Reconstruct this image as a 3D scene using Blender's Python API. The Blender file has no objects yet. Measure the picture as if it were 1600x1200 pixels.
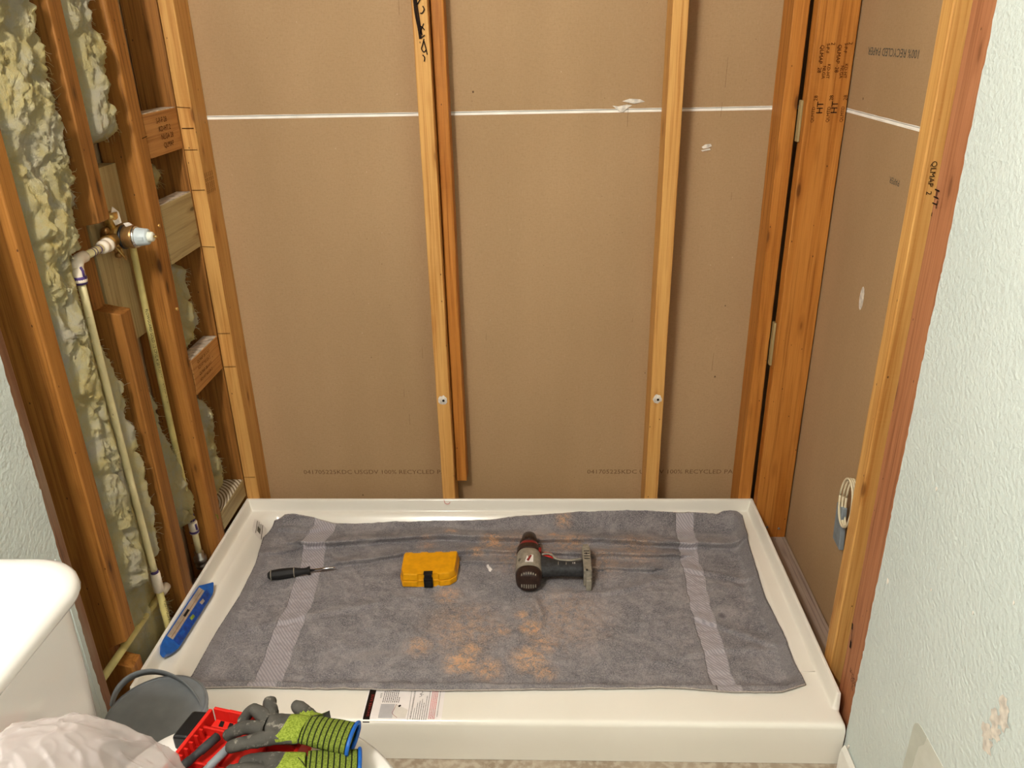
import bpy, bmesh, math, random
from mathutils import Vector, Matrix, noise
S = bpy.context.scene
COL = S.collection
random.seed(7)

# ------------------------------------------------------------------ camera
cam_d = bpy.data.cameras.new('camera'); cam = bpy.data.objects.new('camera', cam_d); COL.objects.link(cam)
cam_d.sensor_width = 36.0; cam_d.lens = 36.0 * 1243.6 / 1600.0; cam_d.clip_start = 0.02
_r = Vector((0.9993251, 0.0310820, -0.0195744)); _d = Vector((-0.0052116, -0.4075291, -0.9131773)); _f = Vector((-0.0363605, 0.9126631, -0.4070921))
cam.matrix_world = Matrix(((_r.x, -_d.x, -_f.x, 0.89669), (_r.y, -_d.y, -_f.y, -1.23313), (_r.z, -_d.z, -_f.z, 1.41360), (0, 0, 0, 1)))
S.camera = cam
# ------------------------------------------------------------------ world, lamps, exposure
w = bpy.data.worlds.new('world'); S.world = w; w.use_nodes = True
w.node_tree.nodes['Background'].inputs[0].default_value = (1, .86, .7, 1)
w.node_tree.nodes['Background'].inputs[1].default_value = 0.02
S.view_settings.view_transform = 'Standard'; S.view_settings.look = 'None'
S.view_settings.gamma = 1.0; S.view_settings.exposure = 0.0; S.view_settings.use_curve_mapping = False
LIGHT = (1.0, 0.95, 0.875)
GLOBES = [(0.27, -1.00 - 0.17 * i, 2.22) for i in range(4)]
for g in GLOBES:
    ld = bpy.data.lights.new('vanity_bulb_light', 'POINT'); ld.energy = 27.5; ld.color = LIGHT; ld.shadow_soft_size = 0.055
    lo = bpy.data.objects.new('vanity_bulb_light', ld); lo.location = g; COL.objects.link(lo)
# ------------------------------------------------------------------ node helpers
def srgb(c):
    def f(v):
        v = v / 255.0
        return v / 12.92 if v <= .04045 else ((v + .055) / 1.055) ** 2.4
    return (f(c[0]), f(c[1]), f(c[2]), 1)
class NT:
    def __init__(s, name, rough=.5, spec=.3):
        m = bpy.data.materials.new(name); m.use_nodes = True; s.m = m; s.t = m.node_tree; s.b = s.t.nodes['Principled BSDF']
        s.b.inputs['Roughness'].default_value = rough; s.b.inputs['Specular IOR Level'].default_value = spec
        s.tc = None
    def n(s, k, **kw):
        nd = s.t.nodes.new(k)
        for a, v in kw.items(): setattr(nd, a, v)
        return nd
    def l(s, a, b): s.t.links.new(a, b)
    def coord(s, kind='Object', scale=(1, 1, 1), rand=False):
        if not s.tc: s.tc = s.n('ShaderNodeTexCoord')
        mp = s.n('ShaderNodeMapping'); mp.inputs['Scale'].default_value = scale
        s.l(s.tc.outputs[kind], mp.inputs['Vector'])
        if rand:
            oi = s.n('ShaderNodeObjectInfo'); mu = s.n('ShaderNodeMath', operation='MULTIPLY'); mu.inputs[1].default_value = 37.0
            s.l(oi.outputs['Random'], mu.inputs[0]); s.l(mu.outputs[0], mp.inputs['Location'])
        return mp.outputs[0]
    def noise(s, vec, scale=5, detail=4, rough=.5, dist=0):
        nd = s.n('ShaderNodeTexNoise'); s.l(vec, nd.inputs['Vector'])
        nd.inputs['Scale'].default_value = scale; nd.inputs['Detail'].default_value = detail
        nd.inputs['Roughness'].default_value = rough; nd.inputs['Distortion'].default_value = dist
        return nd.outputs[0]
    def voro(s, vec, scale=5, feature='F1'):
        nd = s.n('ShaderNodeTexVoronoi', feature=feature); s.l(vec, nd.inputs['Vector']); nd.inputs['Scale'].default_value = scale
        return nd.outputs['Distance']
    def rng(s, v, a, b, c=0, d=1, smooth=True):
        nd = s.n('ShaderNodeMapRange'); nd.interpolation_type = 'SMOOTHSTEP' if smooth else 'LINEAR'
        s.l(v, nd.inputs['Value'])
        for i, x in zip((1, 2, 3, 4), (a, b, c, d)): nd.inputs[i].default_value = x
        return nd.outputs[0]
    def ramp(s, v, stops):
        nd = s.n('ShaderNodeValToRGB'); cr = nd.color_ramp
        while len(cr.elements) < len(stops): cr.elements.new(.5)
        for e, (p, c) in zip(cr.elements, stops): e.position = p; e.color = srgb(c)
        s.l(v, nd.inputs[0]); return nd.outputs[0]
    def mix(s, fac, a, b, mode='MIX'):
        nd = s.n('ShaderNodeMix', data_type='RGBA', blend_type=mode)
        for idx, v in ((0, fac), (6, a), (7, b)):
            if isinstance(v, (int, float)): nd.inputs[idx].default_value = v
            elif isinstance(v, tuple): nd.inputs[idx].default_value = srgb(v)
            else: s.l(v, nd.inputs[idx])
        return nd.outputs[2]
    def math(s, op, a, b=None):
        nd = s.n('ShaderNodeMath', operation=op)
        for i, v in enumerate((a, b)):
            if v is None: continue
            if isinstance(v, (int, float)): nd.inputs[i].default_value = v
            else: s.l(v, nd.inputs[i])
        return nd.outputs[0]
    def col(s, c):
        if isinstance(c, tuple): s.b.inputs['Base Color'].default_value = srgb(c)
        else: s.l(c, s.b.inputs['Base Color'])
        return s
    def bump(s, h, strength=.3, dist=.002):
        nd = s.n('ShaderNodeBump'); nd.inputs['Strength'].default_value = strength; nd.inputs['Distance'].default_value = dist
        s.l(h, nd.inputs['Height']); s.l(nd.outputs[0], s.b.inputs['Normal']); return s
def plain(name, c, rough=.5, spec=.4, metal=0, var=.12, sc=30):
    k = NT(name, rough, spec); v = k.coord()
    n1 = k.noise(v, sc, 3)
    dark = tuple(int(x * (1 - var)) for x in c); lite = tuple(min(255, int(x * (1 + var * .5))) for x in c)
    k.col(k.ramp(n1, [(.3, dark), (.7, lite)])); k.b.inputs['Metallic'].default_value = metal
    return k.m

def wood(name, light, mid, dark, axis=2, rough=.55, knots=1.0, grey=0, specks=1.0):
    k = NT(name, rough, .25)
    def sc(a, b):
        v = [a, a, a]; v[axis] = b; return tuple(v)
    broad = k.noise(k.coord('Object', sc(14, .9), True), 1.6, 3, .6, .6)
    grain = k.noise(k.coord('Object', sc(120, 2.2), True), 1.0, 4, .65, .3)
    fine = k.noise(k.coord('Object', sc(420, 9), True), 1.0, 2)
    saw = k.noise(k.coord('Object', sc(30, 260), True), 1.0, 2)
    light = tuple(int(q * .96) for q in light); mid = tuple(int(q * .95) for q in mid)
    c = k.ramp(broad, [(.28, mid), (.55, light), (.8, mid)])
    c = k.mix(k.rng(grain, .45, .72, 0, .75), c, dark)
    c = k.mix(k.rng(fine, .4, .8, 0, .25), c, dark)
    c = k.mix(k.rng(saw, .45, .8, 0, .10), c, light)
    kn = k.voro(k.coord('Object', sc(18, 5.0), True), 1.0)
    c = k.mix(k.rng(kn, .05, .12, .85 * knots, 0), c, tuple(int(x * .55) for x in dark))
    ring = k.rng(kn, .12, .24, .35 * knots, 0)
    c = k.mix(ring, c, dark)
    sp = k.voro(k.coord('Object', sc(40, 22), True), 1.0)
    c = k.mix(k.rng(sp, .035, .075, .8 * specks, 0), c, (50, 26, 10))
    if grey:
        c = k.mix(k.rng(k.noise(k.coord('Object', sc(20, 4), True), 1, 4), .4, .7, 0, grey), c, (168, 150, 130))
    k.col(c); k.bump(k.math('ADD', grain, k.math('MULTIPLY', saw, .5)), .35, .0012)
    return k.m
M = {}
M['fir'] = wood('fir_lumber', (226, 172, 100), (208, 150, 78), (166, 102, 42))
M['fir_y'] = wood('fir_lumber_horizontal', (206, 148, 86), (184, 124, 64), (138, 82, 34), axis=1)
M['fir_warm'] = wood('weathered_orange_lumber', (206, 136, 62), (184, 112, 42), (130, 72, 20))
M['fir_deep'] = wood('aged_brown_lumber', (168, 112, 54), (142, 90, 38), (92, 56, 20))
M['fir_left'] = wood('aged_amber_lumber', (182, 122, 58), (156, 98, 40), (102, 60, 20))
M['fir_red'] = wood('reddish_lumber', (192, 130, 90), (170, 106, 68), (128, 72, 42), knots=.6)
M['fir_red2'] = wood('reddish_dusty_lumber', (164, 118, 88), (140, 94, 66), (98, 60, 38), knots=.4, grey=.5)
M['pale'] = wood('pale_treated_lumber', (190, 168, 120), (168, 144, 96), (120, 98, 58), specks=.6)
M['pale_y'] = wood('pale_treated_blocking', (192, 172, 126), (172, 148, 102), (124, 102, 64), axis=1, specks=.4)
M['plate'] = wood('dusty_sole_plate_lumber', (172, 152, 138), (142, 120, 108), (92, 74, 64), axis=1, rough=.9, grey=.7)

k = NT('brown_gypsum_paper', .75, .15)
v = k.coord()
c = k.ramp(k.noise(k.coord('Object', (3, 3, 1)), 1.2, 3), [(.3, (168, 137, 101)), (.7, (181, 149, 112))])
c = k.mix(k.rng(k.noise(k.coord('Object', (60, 60, 400)), 1, 3), .4, .8, 0, .16), c, (140, 108, 80))
c = k.mix(k.rng(k.noise(k.coord('Object', (500, 500, 60)), 1, 2), .5, .8, 0, .12), c, (214, 186, 156))
sp = k.voro(k.coord('Object', (11, 11, 9)), 1.0)
c = k.mix(k.rng(sp, .018, .034, .8, 0), c, (60, 36, 20))
sp = k.voro(k.coord('Object', (23, 23, 17)), 1.0)
c = k.mix(k.rng(sp, .02, .03, .5, 0), c, (224, 200, 176)); c = k.mix(k.rng(k.noise(v, 180, 3, .7), .45, .75, 0, .22), c, (128, 98, 70)); sp = k.voro(k.coord('Object', (31, 31, 27)), 1.0); c = k.mix(k.rng(sp, .022, .036, .6, 0), c, (84, 56, 34))
k.col(c).bump(k.noise(v, 260, 3), .12, .001)
M['paper'] = k.m
M['gypsum'] = plain('white_gypsum', (246, 240, 230), .9, .1, 0, .05, 20)
k = NT('mint_wall_paint', .42, .35); v = k.coord()
c = k.ramp(k.noise(v, 3, 3), [(.3, (208, 217, 213)), (.7, (215, 223, 219))])
k.col(c).bump(k.noise(v, 120, 3, .5), .8, .003); M['paint'] = k.m
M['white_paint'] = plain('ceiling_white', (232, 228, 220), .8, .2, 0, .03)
M['ceiling_paint'] = plain('ceiling_paint', (176, 172, 164), .8, .2, 0, .03)  # unseen ceiling and far wall greyed to cut bounced light
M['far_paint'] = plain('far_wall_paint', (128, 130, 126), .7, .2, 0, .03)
k = NT('speckled_subfloor', .8, .2); v = k.coord()
c = k.mix(k.rng(k.noise(v, 60, 4), .4, .65), k.ramp(k.noise(v, 9, 4), [(.3, (140, 122, 104)), (.7, (164, 148, 130))]), (180, 166, 148)); k.col(c); M['floor'] = k.m
k = NT('white_acrylic', .16, .5); v = k.coord()
k.col(k.ramp(k.noise(v, 4, 3), [(.3, (232, 226, 214)), (.7, (238, 232, 222))])); M['acrylic'] = k.m
k = NT('white_porcelain', .08, .5); k.col(k.ramp(k.noise(k.coord(), 3, 2), [(.3, (240, 235, 230)), (.7, (244, 240, 236))])); M['porcelain'] = k.m
k = NT('white_seat_plastic', .2, .45); k.col(k.ramp(k.noise(k.coord(), 3, 2), [(.3, (238, 235, 230)), (.7, (243, 240, 235))])); M['seat'] = k.m
# glass wool
k = NT('yellow_glass_wool', .95, .05); v = k.coord(); fb = k.noise(k.coord('Object', (1, 1, .35)), 260, 4, .7, 3.0)
n1 = k.noise(v, 9, 5, .6, .5); n2 = k.noise(k.coord('Object', (1, 1, .6)), 42, 7, .82, 2.2)
c = k.ramp(n1, [(.34, (252, 220, 118)), (.48, (255, 234, 154)), (.58, (254, 240, 194)), (.72, (244, 230, 206))])
c = k.mix(k.rng(n2, .45, .75, 0, .45), c, (248, 240, 202))
c = k.mix(k.rng(k.noise(v, 4.5, 5, .7), .60, .74, 0, .6), c, (160, 148, 126))
c = k.mix(k.rng(fb, .5, .75, 0, .35), c, (250, 246, 214)); c = k.mix(k.rng(fb, .3, .45, .25, 0), c, (216, 194, 128))
k.col(c).bump(k.math('ADD', n2, k.math('MULTIPLY', fb, .5)), 1.0, .022)
k.b.inputs['Sheen Weight'].default_value = .3
M['wool'] = k.m
M['cpvc'] = plain('cream_cpvc', (236, 222, 172), .35, .4, 0, .06, 12)
M['cpvc_dirty'] = plain('yellowed_cpvc', (214, 198, 128), .4, .4, 0, .12, 25)
M['fitting'] = plain('pale_cpvc_fitting', (238, 224, 204), .35, .4, 0, .08, 40)
M['purple'] = plain('purple_primer', (84, 66, 122), .5, .3)
M['brass'] = plain('brass', (214, 176, 106), .3, .5, .75, .3, 60)
M['brass_dark'] = plain('tarnished_brass', (172, 134, 84), .32, .5, .7, .25, 30)
M['chrome'] = plain('chrome', (220, 220, 222), .15, .5, 1, .05)
M['dull_metal'] = plain('dull_steel', (170, 166, 160), .4, .5, 1, .15, 80)
M['black'] = plain('black_plastic', (20, 20, 22), .4, .4, 0, .2)
M['rubber'] = plain('black_rubber', (32, 31, 32), .6, .3, 0, .2)
M['cartridge'] = plain('grey_cartridge_plastic', (196, 206, 210), .4, .4, 0, .05)
M['cart_white'] = plain('white_stem_plastic', (226, 226, 210), .4, .4, 0, .05)
M['yellow'] = plain('yellow_case_plastic', (232, 162, 10), .45, .35, 0, .06, 60)
M['tool_grey'] = plain('grey_tool_plastic', (150, 142, 128), .5, .35, 0, .15, 90)
M['tool_dark'] = plain('charcoal_grip', (56, 56, 58), .6, .3, 0, .25, 120)
M['tool_brown'] = plain('dark_brown_collar', (52, 34, 28), .45, .4, 0, .2, 120)
M['red'] = plain('red_plastic', (206, 36, 28), .4, .4, 0, .08)
M['red_dark'] = plain('dark_red_plastic', (140, 34, 30), .45, .4, 0, .2)
M['white'] = plain('white_print', (236, 232, 228), .6, .3, 0, .03)
M['blue'] = plain('blue_plastic', (24, 92, 176), .35, .45, 0, .15, 50)
M['blue_deep'] = plain('deep_blue_face', (18, 66, 150), .3, .5, 0, .3, 90)
M['alu'] = plain('aluminium', (214, 206, 196), .3, .5, .7, .15, 40)
M['ink'] = plain('black_ink', (36, 26, 20), .8, .1, 0, .3)
M['brown_ink'] = plain('brown_stamp_ink', (84, 48, 20), .85, .1, 0, .4, 200)
M['faint_ink'] = plain('faint_brown_ink', (122, 92, 64), .85, .1, 0, .25, 300)
M['grey_ink'] = plain('grey_print', (100, 94, 82), .85, .1, 0, .3, 300)
M['red_ink'] = plain('red_print', (206, 60, 56), .7, .2)
M['pencil'] = plain('pencil_line', (70, 44, 22), .9, .1)
M['label'] = plain('label_paper', (238, 230, 228), .5, .3, 0, .02)
M['label_grey'] = plain('label_grey', (186, 182, 184), .5, .3, 0, .05)
M['cloth_tag'] = plain('white_tag', (222, 214, 206), .8, .2, 0, .04)
M['hem'] = plain('pale_hem_thread', (170, 160, 152), .9, .1, 0, .12, 300)
M['bucket'] = plain('slate_grey_plastic', (132, 136, 141), .42, .4, 0, .06)
M['bucket_in'] = plain('dark_grey_lid', (122, 126, 132), .5, .35, 0, .1)
M['wire'] = plain('cream_cable_sheath', (222, 208, 176), .4, .4, 0, .05)
M['tape'] = plain('blue_grey_tape', (128, 136, 142), .5, .3)
M['plaster'] = plain('torn_drywall_paper', (226, 216, 204), .95, .05, 0, .15, 90)
M['wax'] = plain('pale_debris_and_tops', (206, 190, 170), .9, .1, 0, .25, 60)
M['knit_yellow'] = None
k = NT('green_yellow_knit', .85, .1); v = k.coord()
k.col(k.ramp(k.noise(v, 400, 2), [(.35, (108, 124, 40)), (.65, (144, 158, 64))])).bump(k.noise(v, 900, 2), .5, .001); M['knit'] = k.m
k = NT('striped_knit_cuff', .9, .1); wv = k.n('ShaderNodeTexWave'); k.l(k.coord('UV'), wv.inputs['Vector']); wv.inputs['Scale'].default_value = 2.8
c = k.mix(k.rng(wv.outputs[1], .78, .92), k.ramp(k.noise(k.coord(), 500, 2), [(.35, (84, 96, 34)), (.65, (118, 130, 52))]), (26, 30, 20)); k.col(c); M['cuff'] = k.m
k = NT('grey_latex_coating', .75, .25); v = k.coord()
c = k.mix(k.rng(k.noise(v, 70, 5, .7), .55, .72, 0, .8), k.ramp(k.noise(v, 30, 3), [(.3, (58, 56, 52)), (.7, (84, 81, 75))]), (156, 150, 138)); k.col(c).bump(k.noise(v, 500, 3), .5, .001); M['latex'] = k.m
# thin translucent bag film
m = bpy.data.materials.new('translucent_bag_film'); m.use_nodes = True; t = m.node_tree; b = t.nodes['Principled BSDF']
b.inputs['Base Color'].default_value = srgb((232, 222, 222)); b.inputs['Roughness'].default_value = .16; b.inputs['Specular IOR Level'].default_value = .8
tr = t.nodes.new('ShaderNodeBsdfTransparent'); tl = t.nodes.new('ShaderNodeBsdfTranslucent'); tl.inputs[0].default_value = srgb((236, 226, 224))
m1 = t.nodes.new('ShaderNodeMixShader'); m1.inputs[0].default_value = .35; t.links.new(b.outputs[0], m1.inputs[1]); t.links.new(tl.outputs[0], m1.inputs[2])
m2 = t.nodes.new('ShaderNodeMixShader'); m2.inputs[0].default_value = .50; t.links.new(m1.outputs[0], m2.inputs[1]); t.links.new(tr.outputs[0], m2.inputs[2])
t.links.new(m2.outputs[0], t.nodes['Material Output'].inputs[0]); M['film'] = m

# ------------------------------------------------------------------ mesh helpers (world coordinates in, origin subtracted)
def tag(o, label=None, cat=None, group=None, kind=None):
    if label: o['label'] = label
    if cat: o['category'] = cat
    if group: o['group'] = group
    if kind: o['kind'] = kind
    return o
ORG = {}
def root(name, loc, label=None, cat=None, group=None, kind=None):
    o = bpy.data.objects.new(name, None); o.location = loc; o.empty_display_size = .02; COL.objects.link(o); ORG[o.name] = Vector(loc)
    return tag(o, label, cat, group, kind)
class MB:
    def __init__(s): s.bm = bmesh.new(); s.uv = None
    def add(s, vs, fs, smooth=False, mi=0):
        bv = [s.bm.verts.new(v) for v in vs]; out = []
        for f in fs:
            try:
                fa = s.bm.faces.new([bv[i] for i in f]); fa.smooth = smooth; fa.material_index = mi; out.append(fa)
            except ValueError: pass
        return bv, out
    def box(s, a, b, bev=0, seg=2, mi=0, rot=None, smooth=False):
        t = bmesh.new()
        x0, y0, z0 = a; x1, y1, z1 = b
        vs = [t.verts.new(p) for p in ((x0, y0, z0), (x1, y0, z0), (x1, y1, z0), (x0, y1, z0), (x0, y0, z1), (x1, y0, z1), (x1, y1, z1), (x0, y1, z1))]
        for f in ((3, 2, 1, 0), (4, 5, 6, 7), (0, 1, 5, 4), (1, 2, 6, 5), (2, 3, 7, 6), (3, 0, 4, 7)): t.faces.new([vs[i] for i in f])
        if bev: bmesh.ops.bevel(t, geom=t.edges[:], offset=bev, segments=seg, profile=.5, affect='EDGES')
        s.merge(t, rot, mi, smooth); return s
    def merge(s, t, mat=None, mi=0, smooth=False):
        if mat is not None: bmesh.ops.transform(t, matrix=mat, verts=t.verts)
        t.verts.index_update(); vs = [v.co.copy() for v in t.verts]; fs = [[v.index for v in f.verts] for f in t.faces]
        t.free(); s.add(vs, fs, smooth, mi)
    def prism(s, poly, h0, h1, fn=None, bev=0, seg=2, smooth=False, mi=0):
        # poly in 2D, extruded between h0 and h1; fn maps (a, b, h) -> world point
        fn = fn or (lambda a, b, h: (a, b, h))
        t = bmesh.new(); n = len(poly)
        lo = [t.verts.new((p[0], p[1], h0)) for p in poly]; hi = [t.verts.new((p[0], p[1], h1)) for p in poly]
        t.faces.new(lo[::-1]); t.faces.new(hi)
        for i in range(n): t.faces.new((lo[i], lo[(i + 1) % n], hi[(i + 1) % n], hi[i]))
        if bev: bmesh.ops.bevel(t, geom=t.edges[:], offset=bev, segments=seg, profile=.5, affect='EDGES')
        for v in t.verts: v.co = Vector(fn(*v.co))
        bmesh.ops.recalc_face_normals(t, faces=t.faces)
        s.merge(t, None, mi, smooth); return s
    def loft(s, rings, close=True, caps=True, smooth=True, mi=0):
        n = len(rings[0]); vs = [p for r in rings for p in r]; fs = []
        for i in range(len(rings) - 1):
            for j in range(n if close else n - 1):
                k2 = (j + 1) % n; fs.append((i * n + j, i * n + k2, (i + 1) * n + k2, (i + 1) * n + j))
        if caps: fs.append(tuple(range(n))[::-1]); fs.append(tuple((len(rings) - 1) * n + j for j in range(n)))
        s.add(vs, fs, smooth, mi); return s
    def tube(s, pts, r, seg=12, caps=True, smooth=True, mi=0, sub=0):
        pts = [Vector(p) for p in pts]
        if sub:
            q = []
            for i in range(len(pts) - 1):
                p0 = pts[max(i - 1, 0)]; p1 = pts[i]; p2 = pts[i + 1]; p3 = pts[min(i + 2, len(pts) - 1)]
                for k2 in range(sub):
                    u = k2 / sub
                    q.append(.5 * ((2 * p1) + (-p0 + p2) * u + (2 * p0 - 5 * p1 + 4 * p2 - p3) * u * u + (-p0 + 3 * p1 - 3 * p2 + p3) * u ** 3))
            pts = q + [pts[-1]]
        rs = r if isinstance(r, (list, tuple)) else [r] * len(pts)
        if len(rs) != len(pts): rs = [rs[min(int(i * len(rs) / len(pts)), len(rs) - 1)] for i in range(len(pts))]
        rings = []; prev = None
        for i, p in enumerate(pts):
            d = (pts[min(i + 1, len(pts) - 1)] - pts[max(i - 1, 0)]).normalized()
            if prev is None:
                u = d.orthogonal().normalized()
            else:
                u = (prev - d * prev.dot(d)).normalized()
            prev = u; w2 = d.cross(u)
            rings.append([p + (u * math.cos(a) + w2 * math.sin(a)) * rs[i] for a in [2 * math.pi * j / seg for j in range(seg)]])
        return s.loft(rings, True, caps, smooth, mi)
    def lathe(s, prof, o, axis, seg=28, smooth=True, mi=0, caps=True):
        # prof: list of (distance along axis, radius)
        o = Vector(o); d = Vector(axis).normalized(); u = d.orthogonal().normalized(); w2 = d.cross(u)
        rings = [[o + d * t + (u * math.cos(a) + w2 * math.sin(a)) * max(r, 1e-5) for a in [2 * math.pi * j / seg for j in range(seg)]] for t, r in prof]
        return s.loft(rings, True, caps, smooth, mi)
    def build(s, name, mat, parent=None, org=None, autosmooth=None):
        me = bpy.data.meshes.new(name)
        o = bpy.data.objects.new(name, me); COL.objects.link(o)
        L = ORG[parent.name] if parent is not None else Vector(org if org is not None else (0, 0, 0))
        bmesh.ops.recalc_face_normals(s.bm, faces=s.bm.faces)
        for v in s.bm.verts: v.co -= L
        s.bm.to_mesh(me); s.bm.free()
        for mm in (mat if isinstance(mat, (list, tuple)) else [mat]): me.materials.append(mm)
        if parent is not None: o.parent = parent; ORG[o.name] = L
        else: o.location = L; ORG[o.name] = L
        return o
def text(name, s, size, org, xd, yd, mat, parent, off=.0006, fn=None, sx=1.0, thick=.00012):
    cu = bpy.data.curves.new('t', 'FONT'); cu.body = s; cu.size = size; cu.resolution_u = 2; cu.align_x = 'LEFT'; cu.space_line = .85
    to = bpy.data.objects.new('t', cu); COL.objects.link(to)
    dg = bpy.context.evaluated_depsgraph_get(); me = bpy.data.meshes.new_from_object(to.evaluated_get(dg))
    bpy.data.objects.remove(to); bpy.data.curves.remove(cu)
    org = Vector(org); xd = Vector(xd).normalized(); yd = Vector(yd).normalized(); nd = xd.cross(yd).normalized()
    L = ORG[parent.name]
    for v in me.vertices:
        p = (org + xd * v.co.x * sx + yd * v.co.y + nd * off) if fn is None else Vector(fn(v.co.x * sx, v.co.y))
        v.co = p - L
    me.materials.clear(); me.materials.append(mat); me.name = name
    o = bpy.data.objects.new(name, me); COL.objects.link(o); o.parent = parent; ORG[o.name] = L
    return o
def rounded(poly_c, hx, hy, r, n=8, ex=None):
    out = []
    for cx, cy, a0 in ((hx - r, hy - r, 0), (-hx + r, hy - r, 90), (-hx + r, -hy + r, 180), (hx - r, -hy + r, 270)):
        for i in range(n + 1):
            a = math.radians(a0 + 90 * i / n); out.append((poly_c[0] + cx + r * math.cos(a), poly_c[1] + cy + r * math.sin(a)))
    return out
def ss(a, b, t):
    t = min(1, max(0, (t - a) / (b - a))); return t * t * (3 - 2 * t)
def fbm(p, o=4): return noise.fractal(Vector(p), .6, 2.0, o)

FLOOR = -.025; TOP = 2.4; W = 1.524; D = .8126; YP = .901; XL = -.092; XR = 1.626

# ------------------------------------------------------------------ the room
def slab(name, a, b, mat, label):
    o = MB().box(a, b).build(name, mat, None, ((a[0] + b[0]) / 2, (a[1] + b[1]) / 2, a[2])); tag(o, label, None, None, 'structure'); return o
slab('floor', (-.2, -2.6, FLOOR - .03), (1.8, 1.0, FLOOR), M['floor'], 'bare mottled beige bathroom floor under the shower pan')
slab('ceiling', (-.2, -2.6, TOP), (1.8, 1.0, TOP + .03), M['ceiling_paint'], 'grey bathroom ceiling above the framing')
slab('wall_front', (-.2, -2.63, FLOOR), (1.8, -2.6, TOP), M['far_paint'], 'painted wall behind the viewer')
slab('trim_1', (-.13, -.06, FLOOR), (XL, 1.0, TOP), M['paper'], 'brown backing sheet behind the left stud bays')

def edge_wall(name, x0, x1, ye, label):
    # painted drywall with a torn vertical end at y ~ ye
    rnd = random.Random(name); b = MB(); zs = []; z = FLOOR
    while z < TOP: zs.append(z); z += rnd.uniform(.004, .018)
    zs.append(TOP)
    ys = [ye + rnd.uniform(-.0016, .0016) + .004 * noise.noise(Vector((z * 5, 3, ye))) for z in zs]
    face = x1 if x0 < .5 else x0; back = x0 if x0 < .5 else x1
    n = len(zs); vs = []
    for z, y in zip(zs, ys): vs += [(face, -2.6, z), (face, y - .0012, z), (back, y + rnd.uniform(-.001, .0005), z), (back, -2.6, z)]
    fs = []; fe = []
    for i in range(n - 1):
        a = 4 * i; c = 4 * (i + 1)
        fs.append((a, a + 1, c + 1, c)); fe.append((a + 1, a + 2, c + 2, c + 1)); fs.append((a + 2, a + 3, c + 3, c + 2))
    bv = [b.bm.verts.new(v) for v in vs]
    for f in fs: b.bm.faces.new([bv[i] for i in f])
    for f in fe: b.bm.faces.new([bv[i] for i in f]).material_index = 1
    o = b.build(name, [M['paint'], M['gypsum']], None, (face, -1.3, FLOOR)); tag(o, label, None, None, 'structure'); return o
wl = edge_wall('wall_left', 0.0, .012, -.052, 'pale mint painted drywall left of the cut opening')
wr = edge_wall('wall_right', 1.528, 1.541, .006, 'pale mint textured drywall right of the cut opening')

# back wall: two paper faced sheets with a white tapered seam
def paper_wall(name, label, fn, a0, a1, zs):
    r = root(name, fn((a0 + a1) / 2, 0, FLOOR), label, None, None, 'structure')
    for z0, z1 in ((FLOOR, zs - .0045), (zs + .003, TOP)):
        n = 90; vs = []; fs = []
        edge_lo = z0; edge_hi = z1
        for i in range(n + 1):
            a = a0 + (a1 - a0) * i / n; j = .0012 * noise.noise(Vector((a * 20, z0, 1)))
            vs += [fn(a, 0, z0 + (j if z0 > 1 else 0)), fn(a, 0, z1 + (j if z1 < 2 else 0)), fn(a, .012, z0), fn(a, .012, z1)]
        for i in range(n):
            p = 4 * i; q = p + 4
            fs += [(p, p + 1, q + 1, q), (p + 1, p + 3, q + 3, q + 1), (p, q, q + 2, p + 2), (p + 2, q + 2, q + 3, p + 3)]
        b = MB(); b.add(vs, fs); b.build('drywall_sheet', M['paper'], r)
    b = MB()
    for z0, z1, dep in ((zs - .0062, zs - .0004, .0015), (zs + .0012, zs + .0048, .002)):
        vs = [fn(a0, -.0006, z0), fn(a1, -.0006, z0), fn(a1, dep, z1), fn(a0, dep, z1), fn(a0, .011, z0), fn(a1, .011, z0), fn(a1, .011, z1), fn(a0, .011, z1)]
        b.add(vs, [(0, 1, 2, 3), (3, 2, 6, 7), (0, 4, 5, 1), (4, 7, 6, 5)])
    b.build('gypsum_seam', M['gypsum'], r)
    return r
bw = paper_wall('wall_back', 'brown paper backed drywall behind the rear studs', lambda a, h, z: (a, YP + h, z), XL, XR + .02, 1.2215)
rw = paper_wall('trim_2', 'brown paper backed drywall behind the right studs', lambda a, h, z: (XR + h, a, z), -.06, YP, 1.2245)
# torn paper at the seam left of the third stud, and the torn patch further right
b = MB(); rnd = random.Random(3)
def flap(b, c, pts, y=YP):
    n = len(pts); vs = [(c[0] + p[0], y - .001 - p[2], c[1] + p[1]) for p in pts] + [(c[0], y - .004, c[1])]
    b.add(vs, [(i, (i + 1) % n, n) for i in range(n)])
flap(b, (1.105, 1.228), [(-.024, .004, 0), (-.01, .002, .001), (.012, .006, .001), (.026, .004, .0), (.012, -.004, .002), (.003, -.012, .004), (-.006, -.01, .003)])
flap(b, (1.135, 1.236), [(-.03, .006, 0), (-.012, .012, .003), (.016, .010, .002), (.028, .004, 0), (.01, .002, .001), (-.01, .003, .001)])
b.build('torn_paper', M['plaster'], bw)
b = MB()
flap(b, (1.325, 1.128), [(-.012, -.001, 0), (-.004, .006, .004), (.010, .007, .003), (.014, .001, .001), (.004, -.003, .003), (-.008, -.005, .001)])
flap(b, (1.322, 1.121), [(-.010, -.002, 0), (.012, .003, .003), (.014, -.001, .003), (-.006, -.005, .001)])
b.build('torn_paper', M['plaster'], bw)
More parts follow.
